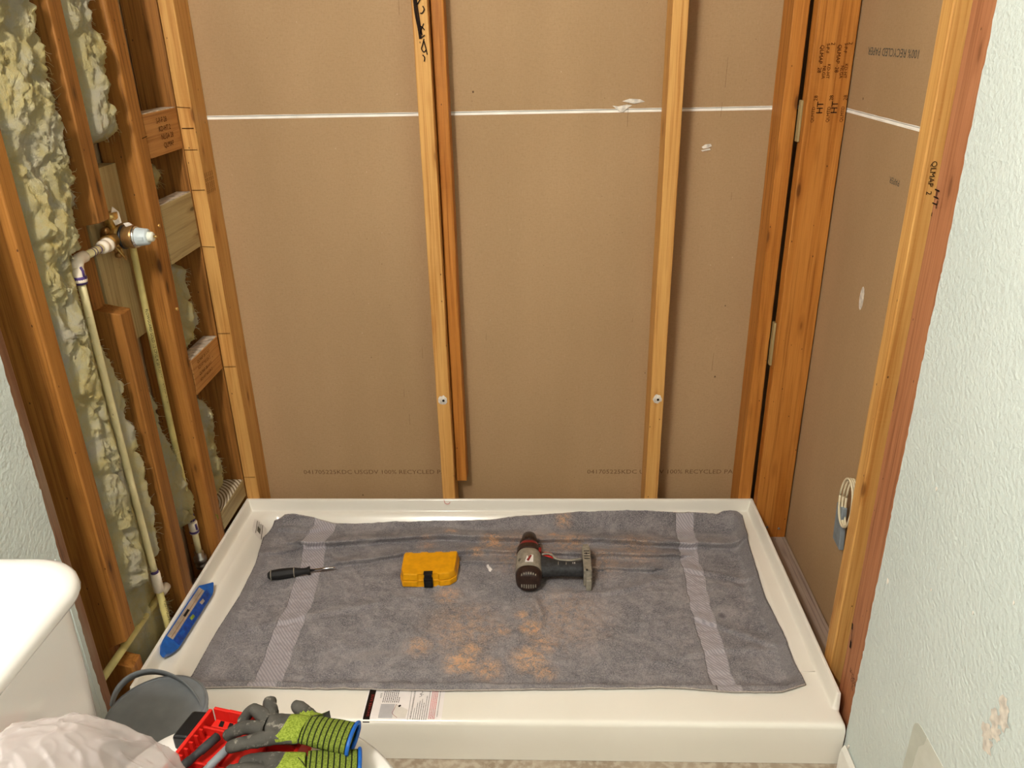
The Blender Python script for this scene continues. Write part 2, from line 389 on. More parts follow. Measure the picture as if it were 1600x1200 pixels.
# dark scratches on the paper
b = MB()
for x, z, l in ((.555, 1.45, .05), (.50, .33, .05), (.553, .545, .05), (1.36, 1.27, .1), (1.12, 1.18, .09), (1.355, 1.2, .05), (.74, .60, .03), (.49, .42, .04), (1.39, .5, .08), (1.4, .99, .03), (1.155, .65, .02)):
    b = MB(); b.add([(x, YP - .0006, z), (x + .0008, YP - .0006, z), (x + .0016, YP - .0006, z + l * .7), (x + .001, YP - .0006, z + l * .7)], [(0, 1, 2, 3)]); b.build('scratch', M['faint_ink'], bw)
b = MB()
TXT = '041705225KDC USGDV 100% RECYCLED PAPER'
text('print', TXT, .0205, (.155, YP, .158), (1, 0, 0), (0, 0, 1), M['faint_ink'], bw, sx=1.13)
text('print', TXT, .0205, (1.037, YP, .158), (1, 0, 0), (0, 0, 1), M['faint_ink'], bw, sx=1.13)
text('print', '100% RECYCLED PAPER', .023, (XR, .44, 1.362), (0, 1, 0), (0, 0, -1), M['grey_ink'], rw, off=.0006, sx=1.1)
text('print', 'PAPER', .018, (XR, .43, 1.118), (0, 1, 0), (0, 0, -1), M['grey_ink'], rw, off=.0006)
b = MB(); b.add([(XR - .0008, .52 + .012 * math.cos(a), .84 + .028 * math.sin(a)) for a in [i * .5236 for i in range(12)]], [tuple(range(12))]); b.build('plaster_smear', M['plaster'], rw)

# details of the painted walls
b = MB(); rnd = random.Random(5)
for k2 in range(6):
    cy, cz = -.398 + .004 * k2 - .012 * (k2 % 2), .553 - .016 * k2; n = 18; vs = []
    for i in range(n):
        a = 2 * math.pi * i / n; q = rnd.uniform(.6, 1.15); vs.append((1.5268, cy + .013 * q * math.cos(a), cz + .016 * q * math.sin(a)))
    vs.append((1.5258, cy, cz)); b.add(vs, [(i, (i + 1) % n, n) for i in range(n)], True)
b.build('scraped_patch', M['plaster'], wr)
def wpoly(name, pts, mat, x=1.5272):
    b = MB(); n = len(pts); vs = [(x, p[0], p[1]) for p in pts] + [(x + .0008, p[0], p[1]) for p in pts]
    b.add(vs, [tuple(range(n))] + [(i, (i + 1) % n, (i + 1) % n + n, i + n) for i in range(n)]); return b.build(name, mat, wr)
k = NT('unpainted_wall_patch', .6, .3); k.col(k.ramp(k.noise(k.coord(), 30, 3), [(.3, (206, 206, 194)), (.7, (216, 216, 206))])); M['patch'] = k.m
k = NT('patch_border', .6, .3); k.col(k.ramp(k.noise(k.coord(), 30, 3), [(.3, (190, 192, 180)), (.7, (200, 202, 190))])); M['patch2'] = k.m
cor = [(-.235 + .022 * math.cos(t_ * .262), .316 + .022 * math.sin(t_ * .262)) for t_ in range(7)]
wpoly('bare_patch', [(-.210, .06)] + cor + [(-.50, .336), (-.50, .06)], M['patch'])
wpoly('bare_patch_border', [(-.210, .06)] + cor + [(-.255, .338), (-.252, .318), (-.240, .300), (-.236, .24), (-.234, .06)], M['patch2'], 1.5268)
wpoly('bare_patch_border', [(-.262, .258), (-.330, .256), (-.330, .20), (-.262, .20)], M['patch2'], 1.5268)
for cy, cz, r_ in ((-.033, .481, .006), (-.17, .57, .003), (-.12, .73, .004), (-.36, .70, .003), (-.285, .62, .003)):
    wpoly('plaster_nick', [(cy + r_ * .6 * math.cos(a), cz + r_ * (1 + .3 * math.sin(3 * a)) * math.sin(a)) for a in [i * .7 for i in range(9)]], M['gypsum'], 1.5268)
# short baseboard piece right, ends at the pan
b = MB(); b.prism([(1.5275, FLOOR), (1.5275, .040), (1.522, .048), (1.516, .036), (1.514, .02), (1.514, FLOOR)], -2.6, -.012, lambda a, c2, h: (a, h, c2))
tag(b.build('baseboard_right', M['white_paint'], None, (1.52, -1.3, FLOOR)), 'white baseboard end with ragged caulk beside the pan', None, None, 'structure')
b = MB(); rnd = random.Random(9)
pts = [(1.5268, -.02 + .004 * rnd.random() + .0012 * i, .052 - .004 * i + .003 * rnd.random()) for i in range(12)]
b.tube(pts, [.0015 + .0015 * rnd.random() for _ in pts], 6); b.build('caulk_bead', M['plaster'], wr)
# thin vertical ridge in wall paint on the left wall
b = MB(); b.tube([(.0125, -.068, z / 20) for z in range(2, 12)], .0012, 6); b.build('paint_ridge', M['paint'], wl)

# ------------------------------------------------------------------ lumber
def stud(name, a, b_, mat, label, cat='stud', bev=.0025, group=None, bow=.002, seg=3):
    m = MB(); L = max(range(3), key=lambda i: b_[i] - a[i]); t = bmesh.new()
    x0, y0, z0 = a; x1, y1, z1 = b_
    vs = [t.verts.new(p) for p in ((x0, y0, z0), (x1, y0, z0), (x1, y1, z0), (x0, y1, z0), (x0, y0, z1), (x1, y0, z1), (x1, y1, z1), (x0, y1, z1))]
    for f in ((3, 2, 1, 0), (4, 5, 6, 7), (0, 1, 5, 4), (1, 2, 6, 5), (2, 3, 7, 6), (3, 0, 4, 7)): t.faces.new([vs[i] for i in f])
    le = [e for e in t.edges if abs((e.verts[0].co - e.verts[1].co)[L]) > 1e-6]
    if bev: bmesh.ops.bevel(t, geom=le, offset=bev, segments=3, profile=.5, affect='EDGES')
    ln = b_[L] - a[L]; cuts = int(ln / .05)
    if cuts > 1:
        for k2 in range(1, cuts):
            pc = [0, 0, 0]; pc[L] = a[L] + ln * k2 / cuts; no = [0, 0, 0]; no[L] = 1
            bmesh.ops.bisect_plane(t, geom=t.verts[:] + t.edges[:] + t.faces[:], plane_co=pc, plane_no=no)
        sd = hash(name + label) % 97 if False else sum(map(ord, label)) % 97
        for v in t.verts:
            s_ = v.co[L]
            for ax in range(3):
                if ax != L: v.co[ax] += bow * .6 * noise.noise(Vector((s_ * 2.2, sd, ax * 9)))+ .0007 * noise.noise(Vector((s_ * 22, sd, ax * 5 + v.co[(ax+1)%3]*30)))
    m.merge(t)
    c = ((a[0] + b_[0]) / 2, (a[1] + b_[1]) / 2, a[2])
    o = m.build(name, mat, None, c); tag(o, label, cat, group); return o
PL = .013
# plates
stud('sole_plate', (XR - .095, -.05, FLOOR), (XR - .003, .86, PL), M['plate'], 'dusty grey brown bottom plate on the floor right of the pan', 'plate', .002)
stud('sole_plate', (XL + .003, -.06, FLOOR), (-.003, .86, PL), M['plate'], 'dusty bottom plate on the floor under the left studs', 'plate', .002)
stud('sole_plate', (.0, D + .001, FLOOR), (XR - .096, YP, PL), M['plate'], 'bottom plate on the floor behind the rear edge of the pan', 'plate', .002)
B1 = stud('wall_stud', (.001, D, PL), (.039, YP - .001, TOP), M['fir'], 'light orange stud at the rear left corner with pencil marks across its face')
B2 = stud('wall_stud', (.599, D, PL), (.637, YP - .001, TOP), M['fir'], 'light centre stud with black marker scrawl near the top')
B2b = stud('furring_stud', (.639, .845, .167), (.671, YP - .001, TOP), M['fir_warm'], 'darker orange stud beside the centre stud, cut off above the pan', 'stud', .004)
B3 = stud('wall_stud', (1.205, D, PL), (1.243, YP - .001, TOP), M['fir'], 'light stud right of centre with a plastered screw at mid height')
B4 = stud('wall_stud', (1.482, D, PL), (1.519, YP - .001, TOP), M['fir_warm'], 'orange stud at the rear right next to the black gap')
C1 = stud('wall_stud', (1.527, .775, PL), (1.622, D, TOP), M['fir_warm'], 'wide faced orange corner stud with rows of black stamped grading text')
A1 = stud('wall_stud', (1.537, .150, PL), (XR - .002, .190, TOP), M['fir'], 'narrow light stud in front of the right paper sheet')
R1 = stud('wall_stud', (1.5415, .016, PL), (XR - .002, .104, TOP), M['fir_red'], 'broad reddish stud along the torn edge of the right painted wall', bev=.004)
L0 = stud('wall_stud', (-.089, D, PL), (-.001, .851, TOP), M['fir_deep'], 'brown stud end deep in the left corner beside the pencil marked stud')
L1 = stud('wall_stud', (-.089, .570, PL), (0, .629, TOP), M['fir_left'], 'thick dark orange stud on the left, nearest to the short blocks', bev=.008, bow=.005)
def notched(name, prof, y0, y1, mat, label, bev=.003):
    m = MB(); m.prism(prof, y0, y1, lambda a, c2, h: (a, h, c2), bev, 2)
    o = m.build(name, mat, None, (-.045, (y0 + y1) / 2, PL)); tag(o, label, 'stud'); return o
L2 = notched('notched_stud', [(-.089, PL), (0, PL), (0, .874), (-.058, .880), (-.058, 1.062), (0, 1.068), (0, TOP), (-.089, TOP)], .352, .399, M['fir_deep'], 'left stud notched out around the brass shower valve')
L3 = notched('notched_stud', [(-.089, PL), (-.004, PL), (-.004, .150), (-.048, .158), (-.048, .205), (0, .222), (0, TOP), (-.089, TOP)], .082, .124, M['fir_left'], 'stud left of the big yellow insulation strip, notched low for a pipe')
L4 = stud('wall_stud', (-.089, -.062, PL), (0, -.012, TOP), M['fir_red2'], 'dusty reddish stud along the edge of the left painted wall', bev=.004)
# blocks
def block(a, b_, mat, label, top=None):
    o = stud('wood_block', a, b_, mat, label, 'block', .002, 'short blocks between the left studs'); return o
K1 = block((-.038, .631, 1.156), (-.001, .811, 1.254), M['fir_y'], 'stamped reddish wood block with dusty top, topmost block in the left corner bay')
K2 = block((-.038, .631, .905), (-.001, .811, 1.048), M['pale_y'], 'broad pale wood block second from the top in the left corner bay')
K3 = block((-.040, .631, .555), (-.001, .811, .652), M['fir_y'], 'orange wood block with white dusty top at mid height of the left corner bay')
K4 = block((-.060, .631, .135), (-.001, .811, .192), M['pale_y'], 'low pale wood block with bold growth rings just above the pan corner')
k = NT('end_grain', .8, .1); wv = k.n('ShaderNodeTexWave', wave_type='RINGS', rings_direction='Z'); mp_ = k.n('ShaderNodeMapping'); mp_.inputs['Location'].default_value = (.05, .06, 0); k.l(k.coord('Object', (1, .6, 1)), mp_.inputs['Vector']); k.l(mp_.outputs[0], wv.inputs['Vector']); wv.inputs['Scale'].default_value = 44; wv.inputs['Distortion'].default_value = .8
k.col(k.ramp(wv.outputs[1], [(.25, (132, 112, 84)), (.6, (216, 204, 180))])); M['endgrain'] = k.m
for kb, z in ((K4, .192),):
    m = MB(); m.box((-.059, .633, z), (-.002, .809, z + .0012)); m.build('ringed_top', M['endgrain'], kb)
for kb, z, x0 in ((K1, 1.2545, -.037), (K2, 1.0485, -.037), (K3, .6525, -.039)):
    n = 24; m = MB(); vs = []; fs = []
    for i in range(n + 1):
        y = .633 + .176 * i / n
        vs += [(x0, y, z + .0008), (-.002, y, z + .0008 + .0012 * abs(noise.noise(Vector((y * 40, z, 0))))), (x0, y, z - .001), (-.002, y, z - .001)]
    for i in range(n):
        p = 4 * i; fs += [(p, p + 1, p + 5, p + 4), (p + 1, p + 3, p + 7, p + 5)]
    m.add(vs, fs); m.build('pale_top', M['wax'], kb)  # lays a pale strip along the top of each block
VB = stud('valve_backing_board', (-.089, .405, .765), (-.052, .566, 1.158), M['pale'], 'pale treated board standing behind the brass shower valve', 'board', .002)
S1 = stud('spacer_block', (1.521, .795, 1.150), (1.5265, .8125, 1.245), M['pale'], 'small upper wood shim in the black corner gap', 'shim', .0005)
S2 = stud('spacer_block', (1.521, .795, .560), (1.5265, .8125, .682), M['pale'], 'small lower wood shim in the black corner gap', 'shim', .0005)

# ink, stamps, pencil marks, screws on the lumber
def strokes(name, parent, lines, wd, mat, fn):
    b = MB()
    for ln in lines:
        w_ = wd
        P = [Vector((p[0], p[1], 0)) for p in ln]
        if len(ln[0]) > 2: w_ = ln[0][2]
        if name == 'marker_scrawl': w_ = w_ * 1.5
        if len(P) > 2:
            q = []
            for i in range(len(P) - 1):
                p0 = P[max(i - 1, 0)]; p1 = P[i]; p2 = P[i + 1]; p3 = P[min(i + 2, len(P) - 1)]
                for k2 in range(6):
                    u = k2 / 6; q.append(.5 * ((2 * p1) + (-p0 + p2) * u + (2 * p0 - 5 * p1 + 4 * p2 - p3) * u * u + (-p0 + 3 * p1 - 3 * p2 + p3) * u ** 3))
            P = q + [P[-1]]
        vs = []
        for i, p in enumerate(P):
            d = (P[min(i + 1, len(P) - 1)] - P[max(i - 1, 0)]).normalized(); n_ = Vector((-d.y, d.x, 0)) * w_ / 2
            a = p + n_; c2 = p - n_; vs += [fn(a.x, a.y), fn(c2.x, c2.y)]
        b.add(vs, [(2 * i, 2 * i + 1, 2 * i + 3, 2 * i + 2) for i in range(len(P) - 1)])
    return b.build(name, mat, parent)
fB = lambda a, c2: (a, D - .0026, c2)
strokes('marker_scrawl', B2, [
    [(.607, 1.50, .0045), (.609, 1.455), (.614, 1.42), (.6165, 1.397)], [(.611, 1.50), (.613, 1.47), (.617, 1.43), (.6205, 1.405)],
    [(.618, 1.497), (.622, 1.485), (.617, 1.475), (.612, 1.47)], [(.626, 1.467), (.629, 1.46), (.624, 1.452), (.619, 1.452)],
    [(.616, 1.425), (.622, 1.422), (.627, 1.416)], [(.626, 1.43), (.620, 1.418), (.617, 1.408)],
    [(.620, 1.400), (.627, 1.405)], [(.6245, 1.397), (.621, 1.385), (.6175, 1.375), (.6225, 1.368), (.6275, 1.372)], [(.624, 1.392), (.628, 1.375), (.630, 1.362)],
    [(.619, 1.362), (.6235, 1.356), (.622, 1.347)]], .0018, M['ink'], fB)
for ln_ in [[(.002, 1.255), (.036, 1.252)], [(.006, 1.204, .002), (.036, 1.204)], [(.002, 1.152), (.036, 1.152)], [(.003, 1.052), (.037, 1.052)], [(.003, .905), (.037, .903)], [(.003, .66), (.037, .66)], [(.003, .56), (.037, .56)], [(.003, .2), (.037, .2)]]: strokes('pencil_mark', B1, [ln_], .0012, M['pencil'], fB)
strokes('pencil_mark', L1, [[(.600, 1.205, .002), (.626, 1.207)]], .0015, M['pencil'], lambda a, c2: (.0026, a, c2))
# stamp on the blocks
for i, t_ in enumerate(('S-P-F 28', 'KD-HT 2', 'NLGA 28', 'QLMAP')):
    text('stamp', t_, .017, (-.0008, .69 + .006 * i, 1.228 - .019 * i), (0, 1, 0), (0, 0, 1), M['brown_ink'], K1, off=.0014)
for i, t_ in enumerate(('QLMAP 28 S-P-F', 'KD-HT NLGA 2', 'QLMAP 28 S-P-F', 'KD-HT NLGA 2')):
    text('stamp', t_, .012, (-.0008, .66, .632 - .017 * i), (0, 1, 0), (0, 0, 1), M['brown_ink'], K3, off=.0014)
for i in range(5):
    text('stamp', 'QLMAP 28 SPF', .0085, (.0393, D + .010 + .012 * i, 1.04), (0, 0, 1), (0, -1, 0), M['brown_ink'], B1, off=.0008)
# corner stud stamps: run vertically, reading downward
fy = .775
def vst(s_, size, x, z, mat='brown_ink', down=True):
    d = -1 if down else 1
    text('grade_stamp', s_, size, (x, fy, z), (0, 0, d), ((1 if down else -1), 0, 0), M[mat], C1, off=.0022)
for x in (1.5425, 1.582):
    vst('QLMAP  28', .0125, x, 1.367)
for x in (1.556, 1.5965):
    vst('S-P-F', .0105, x, 1.370); vst('NLGA', .0105, x - .002, 1.322)
for x in (1.566, 1.6055):
    vst('2', .0125, x, 1.372); vst('KD-HT', .0105, x - .002, 1.326)
for x in (1.548, 1.584, 1.6165):
    vst('QLMTD', .0105, x, 1.196, down=False); vst('28', .0125, x + .003, 1.245, down=False)
for x in (1.566, 1.600):
    vst('HT', .021, x, 1.216, 'ink', down=False)
text('grade_stamp', 'QLMAP  2', .013, (1.549, .150, 1.20), (0, 0, -1), (1, 0, 0), M['ink'], A1, off=.0022)
text('grade_stamp', 'HT -', .024, (1.5415, .100, 1.165), (0, 0, -1), (0, -1, 0), M['ink'], R1, off=.0022)
for i, s_ in enumerate(('28', 'KD-HT', 'S-P-F', '28')):
    text('grade_stamp', s_, .011, (1.5415, .034 + .010 * i, .175 + .003 * i), (0, 0, -1), (0, -1, 0), M['ink'], R1, off=.0022)
strokes('ink_blot', R1, [[(.093, .275, .006), (.089, .262)], [(.089, .262, .002), (.085, .235)], [(.085, .235, .007), (.083, .218)]], .004, M['ink'], lambda a, c2: (1.5396, a, c2))
for (x, z, st) in ((.617, .452, B2), (1.224, .452, B3)):
    b = MB(); rnd = random.Random(x); n = 14
    vs = [(x + .012 * rnd.uniform(.8, 1.2) * math.cos(2 * math.pi * i / n), D - .001, z + .014 * rnd.uniform(.8, 1.25) * math.sin(2 * math.pi * i / n)) for i in range(n)] + [(x, D - .0045, z)]
    b.add(vs, [(i, (i + 1) % n, n) for i in range(n)], True); b.build('plaster_dab', M['plaster'], st)
    MB().lathe([(0, .0035), (.002, .0035), (.002, .001)], (x + .002, D - .003, z), (0, -1, 0), 10).build('screw_head', M['ink'], st)
for x, y, z, st in ((1.552, .7735, .04, C1), (1.60, .7735, .045, C1), (1.565, .7735, .05, C1)):
    MB().lathe([(0, .0035), (.003, .0035), (.0035, .002)], (x, y, z), (0, -1, 0), 10).build('nail_head', M['dull_metal'], st)
for y, z, st in ((.600, 1.008, L1), (.606, .80, L1)):
    MB().lathe([(-.003, .0045), (.002, .0045), (.003, .003)], (.001, y, z), (1, 0, .1), 12).build('nail_head', M['brass'], st)
strokes('paint_drip', L1, [[(.60, .205, .006), (.602, .19)], [(.594, .212, .005), (.594, .205)]], .004, M['knit'], lambda a, c2: (.0012, a, c2))
strokes('foam_smear', L2, [[(-.06, .715, .010), (-.05, .70), (-.04, .705)], [(-.048, .70, .006), (-.04, .682), (-.035, .68)]], .006, M['yellow'], lambda a, c2: (a, .3512, c2))

# ------------------------------------------------------------------ glass wool
def batt(name, edges, x0, bulge, label, seed, fib=500, nu=44, dz=.006, amp=1.0, back=-.088):
    """edges: [(z, y_left, y_right)] descending; face at x0 + bulge shape, with lumpy relief"""
    e = sorted(edges); rnd = random.Random(seed)
    def yr(z):
        for (a, b_) in zip(e, e[1:]):
            if a[0] <= z <= b_[0]:
                u = (z - a[0]) / (b_[0] - a[0]); return a[1] + (b_[1] - a[1]) * u, a[2] + (b_[2] - a[2]) * u
        return (e[0][1], e[0][2]) if z < e[0][0] else (e[-1][1], e[-1][2])
    z0, z1 = e[0][0], e[-1][0]; nz = max(6, int((z1 - z0) / dz)); b = MB(); vs = []; fs = []
    for j in range(nz + 1):
        z = z0 + (z1 - z0) * j / nz; a, c2 = yr(z)
        ea = .006 * fbm((z * 18, seed, 0)) ; ec = .010 * fbm((z * 16, seed + 5, 0)) + .004 * fbm((z * 70, seed + 5, 0))
        endf = min(1, (z - z0) / .03 + .05, (z1 - z) / .03 + .05); endf = math.sqrt(max(0, min(1, endf)))
        for i in range(nu + 1):
            u = i / nu; y = a + ea + (c2 + ec - a - ea) * u
            dome = math.sqrt(max(0, 1 - abs(2 * u - 1) ** 3.2)) * endf
            p = Vector((y, z, seed * 3.1))
            rel = .017 * fbm((y * 13, z * 8, seed), 3) + .012 * abs(fbm((y * 24, z * 17, seed + 2), 4)) + .0050 * fbm((y * 95, z * 50, seed), 3) + .0022 * (rnd.random() - .5)
            crease = -.014 * max(0, 1 - abs(fbm((y * 10, z * 7, seed + 9), 2)) * 7)
            x = back + (x0 + bulge - back) * dome + (rel + crease) * amp * dome
            if seed in (3, 17) and z < 1.04:
                lim = (-.021 if seed == 3 else -.040) + .03 * max(0, abs(y - .266) - .012) / .05; x = min(x, lim + .004 * noise.noise(Vector((y * 60, z * 40, 1))))
            vs.append((x, y + .004 * fbm((y * 40, z * 50, seed + 4)), z + .004 * fbm((y * 45, z * 45, seed + 6))))
    for j in range(nz):
        for i in range(nu):
            p = j * (nu + 1) + i; fs.append((p, p + 1, p + nu + 2, p + nu + 1))
    b.add(vs, fs, True)
    # loose fibres
    for q in range(fib):
        j = rnd.randrange(nz + 1); i = rnd.choice([rnd.randrange(2, nu - 1), rnd.randrange(nu - 8, nu), rnd.randrange(1, 6)])
        p = Vector(vs[j * (nu + 1) + min(i, nu)]); d = Vector((rnd.uniform(.1, 1), rnd.uniform(-1, 1), rnd.uniform(-1, .6))).normalized()
        l_ = rnd.uniform(.006, .02); pts = [p, p + d * l_ * .5 + Vector((rnd.uniform(-.003, .003), rnd.uniform(-.003, .003), 0)), p + d * l_ + Vector((0, rnd.uniform(-.006, .006), rnd.uniform(-.006, .002)))]
        b.tube(pts, [.00055, .0004, .0002], 3, False)
    zc = z0; o = b.build(name, M['wool'], None, (back, (e[0][1] + e[0][2]) / 2, zc)); tag(o, label, 'insulation'); return o
batt('insulation_batt', [(2.2, .128, .343), (1.45, .128, .340), (1.25, .128, .343), (1.12, .128, .330), (1.0, .128, .262), (.92, .128, .270), (.80, .130, .315), (.72, .130, .338), (.60, .130, .346), (.45, .130, .347), (.36, .130, .342), (.30, .130, .325), (.268, .14, .30)], -.024, .028, 'long fluffy yellow insulation strip behind the left hot pipe', 3, 2600, 72, .0042)
batt('insulation_batt', [(.272, .135, .300), (.25, .130, .325), (.18, .128, .342), (.10, .130, .345), (.05, .14, .33), (.025, .16, .30)], -.046, .018, 'greenish yellow insulation clump low behind the slanting pipe', 17, 500, 44, .005)
batt('insulation_batt', [(2.2, .403, .545), (1.5, .403, .545), (1.34, .403, .548), (1.26, .404, .555), (1.22, .410, .560), (1.205, .43, .562)], -.030, .028, 'yellow insulation strip above the pale valve board, with a dirty torn end', 29, 500, 44, .005)
batt('insulation_batt', [(.64, .475, .50), (.56, .45, .515), (.44, .43, .525), (.38, .42, .563), (.31, .44, .560), (.25, .48, .55), (.22, .50, .54)], -.052, .022, 'loose insulation tuft behind the cold pipe', 41, 300, 36, .005)
batt('insulation_batt', [(2.2, .633, .70), (1.5, .633, .705), (1.40, .633, .712), (1.30, .633, .700), (1.27, .634, .66)], -.060, .020, 'thin insulation strip at the top of the left corner bay', 53, 200, 24, .005)
batt('insulation_batt', [(1.145, .633, .735), (1.12, .633, .74), (1.09, .634, .70), (1.06, .634, .68)], -.034, .018, 'small torn insulation tuft under the topmost wood block', 61, 200, 24, .004)
batt('insulation_batt', [(.90, .633, .73), (.86, .633, .76), (.78, .633, .755), (.72, .633, .765), (.68, .633, .72), (.66, .634, .68)], -.040, .022, 'yellow insulation strip between the broad pale block and the mid block', 67, 300, 30, .005)
batt('insulation_batt', [(.53, .633, .70), (.48, .633, .75), (.38, .634, .765), (.30, .634, .76), (.24, .634, .72), (.21, .64, .70)], -.042, .024, 'pale insulation strip between the mid block and the low ringed block', 71, 300, 30, .005)

# ------------------------------------------------------------------ plumbing
def wrap(ax, r, z0, ang, size):
    # text running down a vertical pipe
    def fn(u, v):
        a = ang + v / r; return (ax[0] + (r + .0004) * math.cos(a), ax[1] + (r + .0004) * math.sin(a), z0 - u)
    return fn
HX, HY = -.011, .258
hp = root('water_pipe', (HX, HY, PL), 'cream plastic hot water pipe with elbow, left of the valve', 'pipe')
MB().tube([(HX, HY, .985), (HX - .002, HY + .003, .6), (HX, HY + .006, .262)], .0078, 16, True, True, 0, 6).build('upper_pipe', M['cpvc'], hp)
MB().tube([(HX, HY + .006, .225), (HX, HY + .008, .09), (HX, HY + .008, PL + .001)], .0082, 16).build('lower_pipe', M['cpvc_dirty'], hp)
MB().lathe([(0, .0105), (.001, .0115), (.052, .0115), (.053, .0095)], (HX, HY + .006, .213), (0, 0, 1)).build('coupling', M['fitting'], hp)
MB().lathe([(0, .0088), (.010, .0088)], (HX, HY + .006, .263), (0, 0, 1)).build('primer_ring', M['purple'], hp)
b = MB(); b.tube([(HX, HY, .978), (HX, HY, 1.003), (HX + .001, HY + .004, 1.013), (HX + .000, HY + .013, 1.017), (HX + .000, HY + .033, 1.017)], .0118, 16, True, True, 0, 5)
b.lathe([(0, .0118), (.004, .0132), (.012, .0132), (.013, .011)], (HX, HY, .972), (0, 0, 1)); b.build('elbow', M['fitting'], hp)
b = MB(); b.lathe([(0, .0122), (.0135, .0136), (.016, .0128)], (HX, HY, .970), (0, 0, 1), 20)
b.tube([(HX + .012, HY - .004, .985), (HX + .0125, HY - .005, .998), (HX + .010, HY - .006, 1.006)], .0024, 6, True); b.build('primer_drip', M['purple'], hp)
MB().tube([(HX, HY + .030, 1.017), (HX - .001, HY + .112, 1.017)], .0082, 16).build('stub_pipe', M['cpvc'], hp)
b = MB()
for yy in (.038, .044, .055): b.lathe([(0, .0086), (.0016, .0086)], (HX, HY + yy * 1.6, 1.017), (0, 1, 0), 20)
b.build('primer_ring', M['purple'], hp)
b = MB(); b.lathe([(0, .010), (.002, .0135), (.012, .0140), (.013, .0128), (.020, .0128), (.021, .0150), (.030, .0150), (.031, .012)], (HX, HY + .100, 1.017), (0, 1, 0), 24); b.build('adapter', M['fitting'], hp)
text('pipe_print', 'FLOWGUARD GOLD', .011, (0, 0, 0), (1, 0, 0), (0, 1, 0), M['ink'], hp, fn=wrap((HX, HY + .007), .0082, .185, -.6, 0))
text('pipe_print', 'FLOWGUARD GOLD  1/2 IN CPVC', .009, (0, 0, 0), (1, 0, 0), (0, 1, 0), M['brown_ink'], hp, fn=wrap((HX - .001, HY + .003), .0078, .82, -2.0, 0))
CXp, CYp = -.034, .527
cp = root('water_pipe', (CXp, CYp, PL), 'yellowish plastic cold water pipe below the right side of the valve', 'pipe')
MB().tube([(CXp, CYp, .99), (CXp, CYp - .004, .6), (CXp, CYp - .001, .255)], .0078, 16, True, True, 0, 6).build('upper_pipe', M['cpvc_dirty'], cp)
text('pipe_print', 'FLOWGUARD GOLD 1/2 CPVC 4120 FLOWGUARD GOLD 1/2', .009, (0, 0, 0), (1, 0, 0), (0, 1, 0), M['ink'], cp, fn=wrap((CXp, CYp - .003), .0079, .83, -1.2, 0))
b = MB(); b.lathe([(0, .0105), (.001, .0118), (.036, .0118), (.037, .010)], (CXp, CYp, .195), (0, 0, 1)); b.build('coupling', M['fitting'], cp)
b = MB(); b.lathe([(0, .0088), (.018, .0088)], (CXp, CYp - .001, .236), (0, 0, 1)); b.lathe([(0, .0124), (.006, .0126)], (CXp, CYp, .199), (0, 0, 1))
b.tube([(CXp + .010, CYp - .006, .228), (CXp + .011, CYp - .005, .21)], .003, 6); b.build('primer_ring', M['purple'], cp)
MB().tube([(CXp, CYp, .20), (CXp, CYp, .13)], .0082, 16).build('lower_pipe', M['cpvc'], cp)
b = MB(); b.lathe([(0, .011), (.001, .0155), (.010, .016), (.012, .014), (.018, .014), (.020, .017), (.034, .017), (.036, .012), (.05, .012)], (CXp, CYp, .085), (0, 0, 1), 24); b.build('valve_nut', M['dull_metal'], cp)
MB().tube([(CXp, CYp, .09), (CXp, CYp, PL + .001)], .0082, 16).build('riser', M['brass_dark'], cp)
sp_ = root('branch_pipe', (-.026, .16, .177), 'bare cream plastic pipe running level through the notch near the floor', 'pipe')
b = MB(); b.tube([(-.030, -.0105, .181), (-.030, .300, .176)], .0085, 16); b.build('pipe', M['cpvc_dirty'], sp_)
MB().lathe([(0, .0085), (.012, .0115), (.013, .0115), (.03, .0115), (.031, .008)], (-.030, .300, .176), (0, 1, 0), 20).build('pipe_cap', M['fitting'], sp_)
VY, VZ = .452, 1.017
vv = root('shower_valve', (-.05, VY, VZ), 'brass shower valve body with grey cartridge poking out of the wall', 'valve')
b = MB(); b.lathe([(-.052, .012), (-.050, .020), (-.030, .022), (-.029, .0235), (-.012, .0235)], (0, VY, VZ), (1, 0, 0), 32)
b.lathe([(0, .012), (.004, .013), (.034, .013), (.036, .0155), (.058, .0155)], (-.018, VY - .006, VZ), (0, -1, 0), 24)
b.lathe([(0, .012), (.030, .013), (.036, .0155), (.060, .0155)], (-.034, VY + .016, VZ), (0, 1, 0), 24)
b.lathe([(0, .013), (.024, .013), (.030, .0165), (.042, .0165)], (-.030, VY, VZ + .012), (0, 0, 1), 24)
b.build('valve_body', M['brass'], vv)
b = MB(); b.lathe([(0, .013), (.02, .014), (.021, .012)], (-.034, VY + .075, VZ - .022), (0, 0, 1), 20); b.build('cold_outlet', M['brass'], vv)
for dz, dy in ((.020, -.028), (-.040, .004)):
    b = MB(); b.lathe([(-.006, .0075), (.004, .0075), (.005, .005)], (-.030, VY + dy, VZ + dz), (1, -.1, 0), 16); b.tube([(-.034, VY + dy, VZ + dz), (-.036, VY + dy * .4, VZ + dz * .4)], .005, 8)
    b.build('mounting_ear', M['brass_dark'], vv)
b = MB(); b.tube([(-.030, VY - .006, VZ - .018), (-.018, VY - .004, VZ - .040), (-.018, VY + .006, VZ - .052)], .0022, 8, True, True, 0, 5); b.tube([(-.026, VY + .004, VZ - .02), (-.02, VY + .010, VZ - .05)], .003, 8); b.build('stop_screw', M['brass'], vv)
MB().lathe([(-.0115, .0235), (-.010, .0262), (-.006, .0262), (-.0045, .0240)], (0, VY, VZ), (1, 0, 0), 32).build('rubber_ring', M['black'], vv)
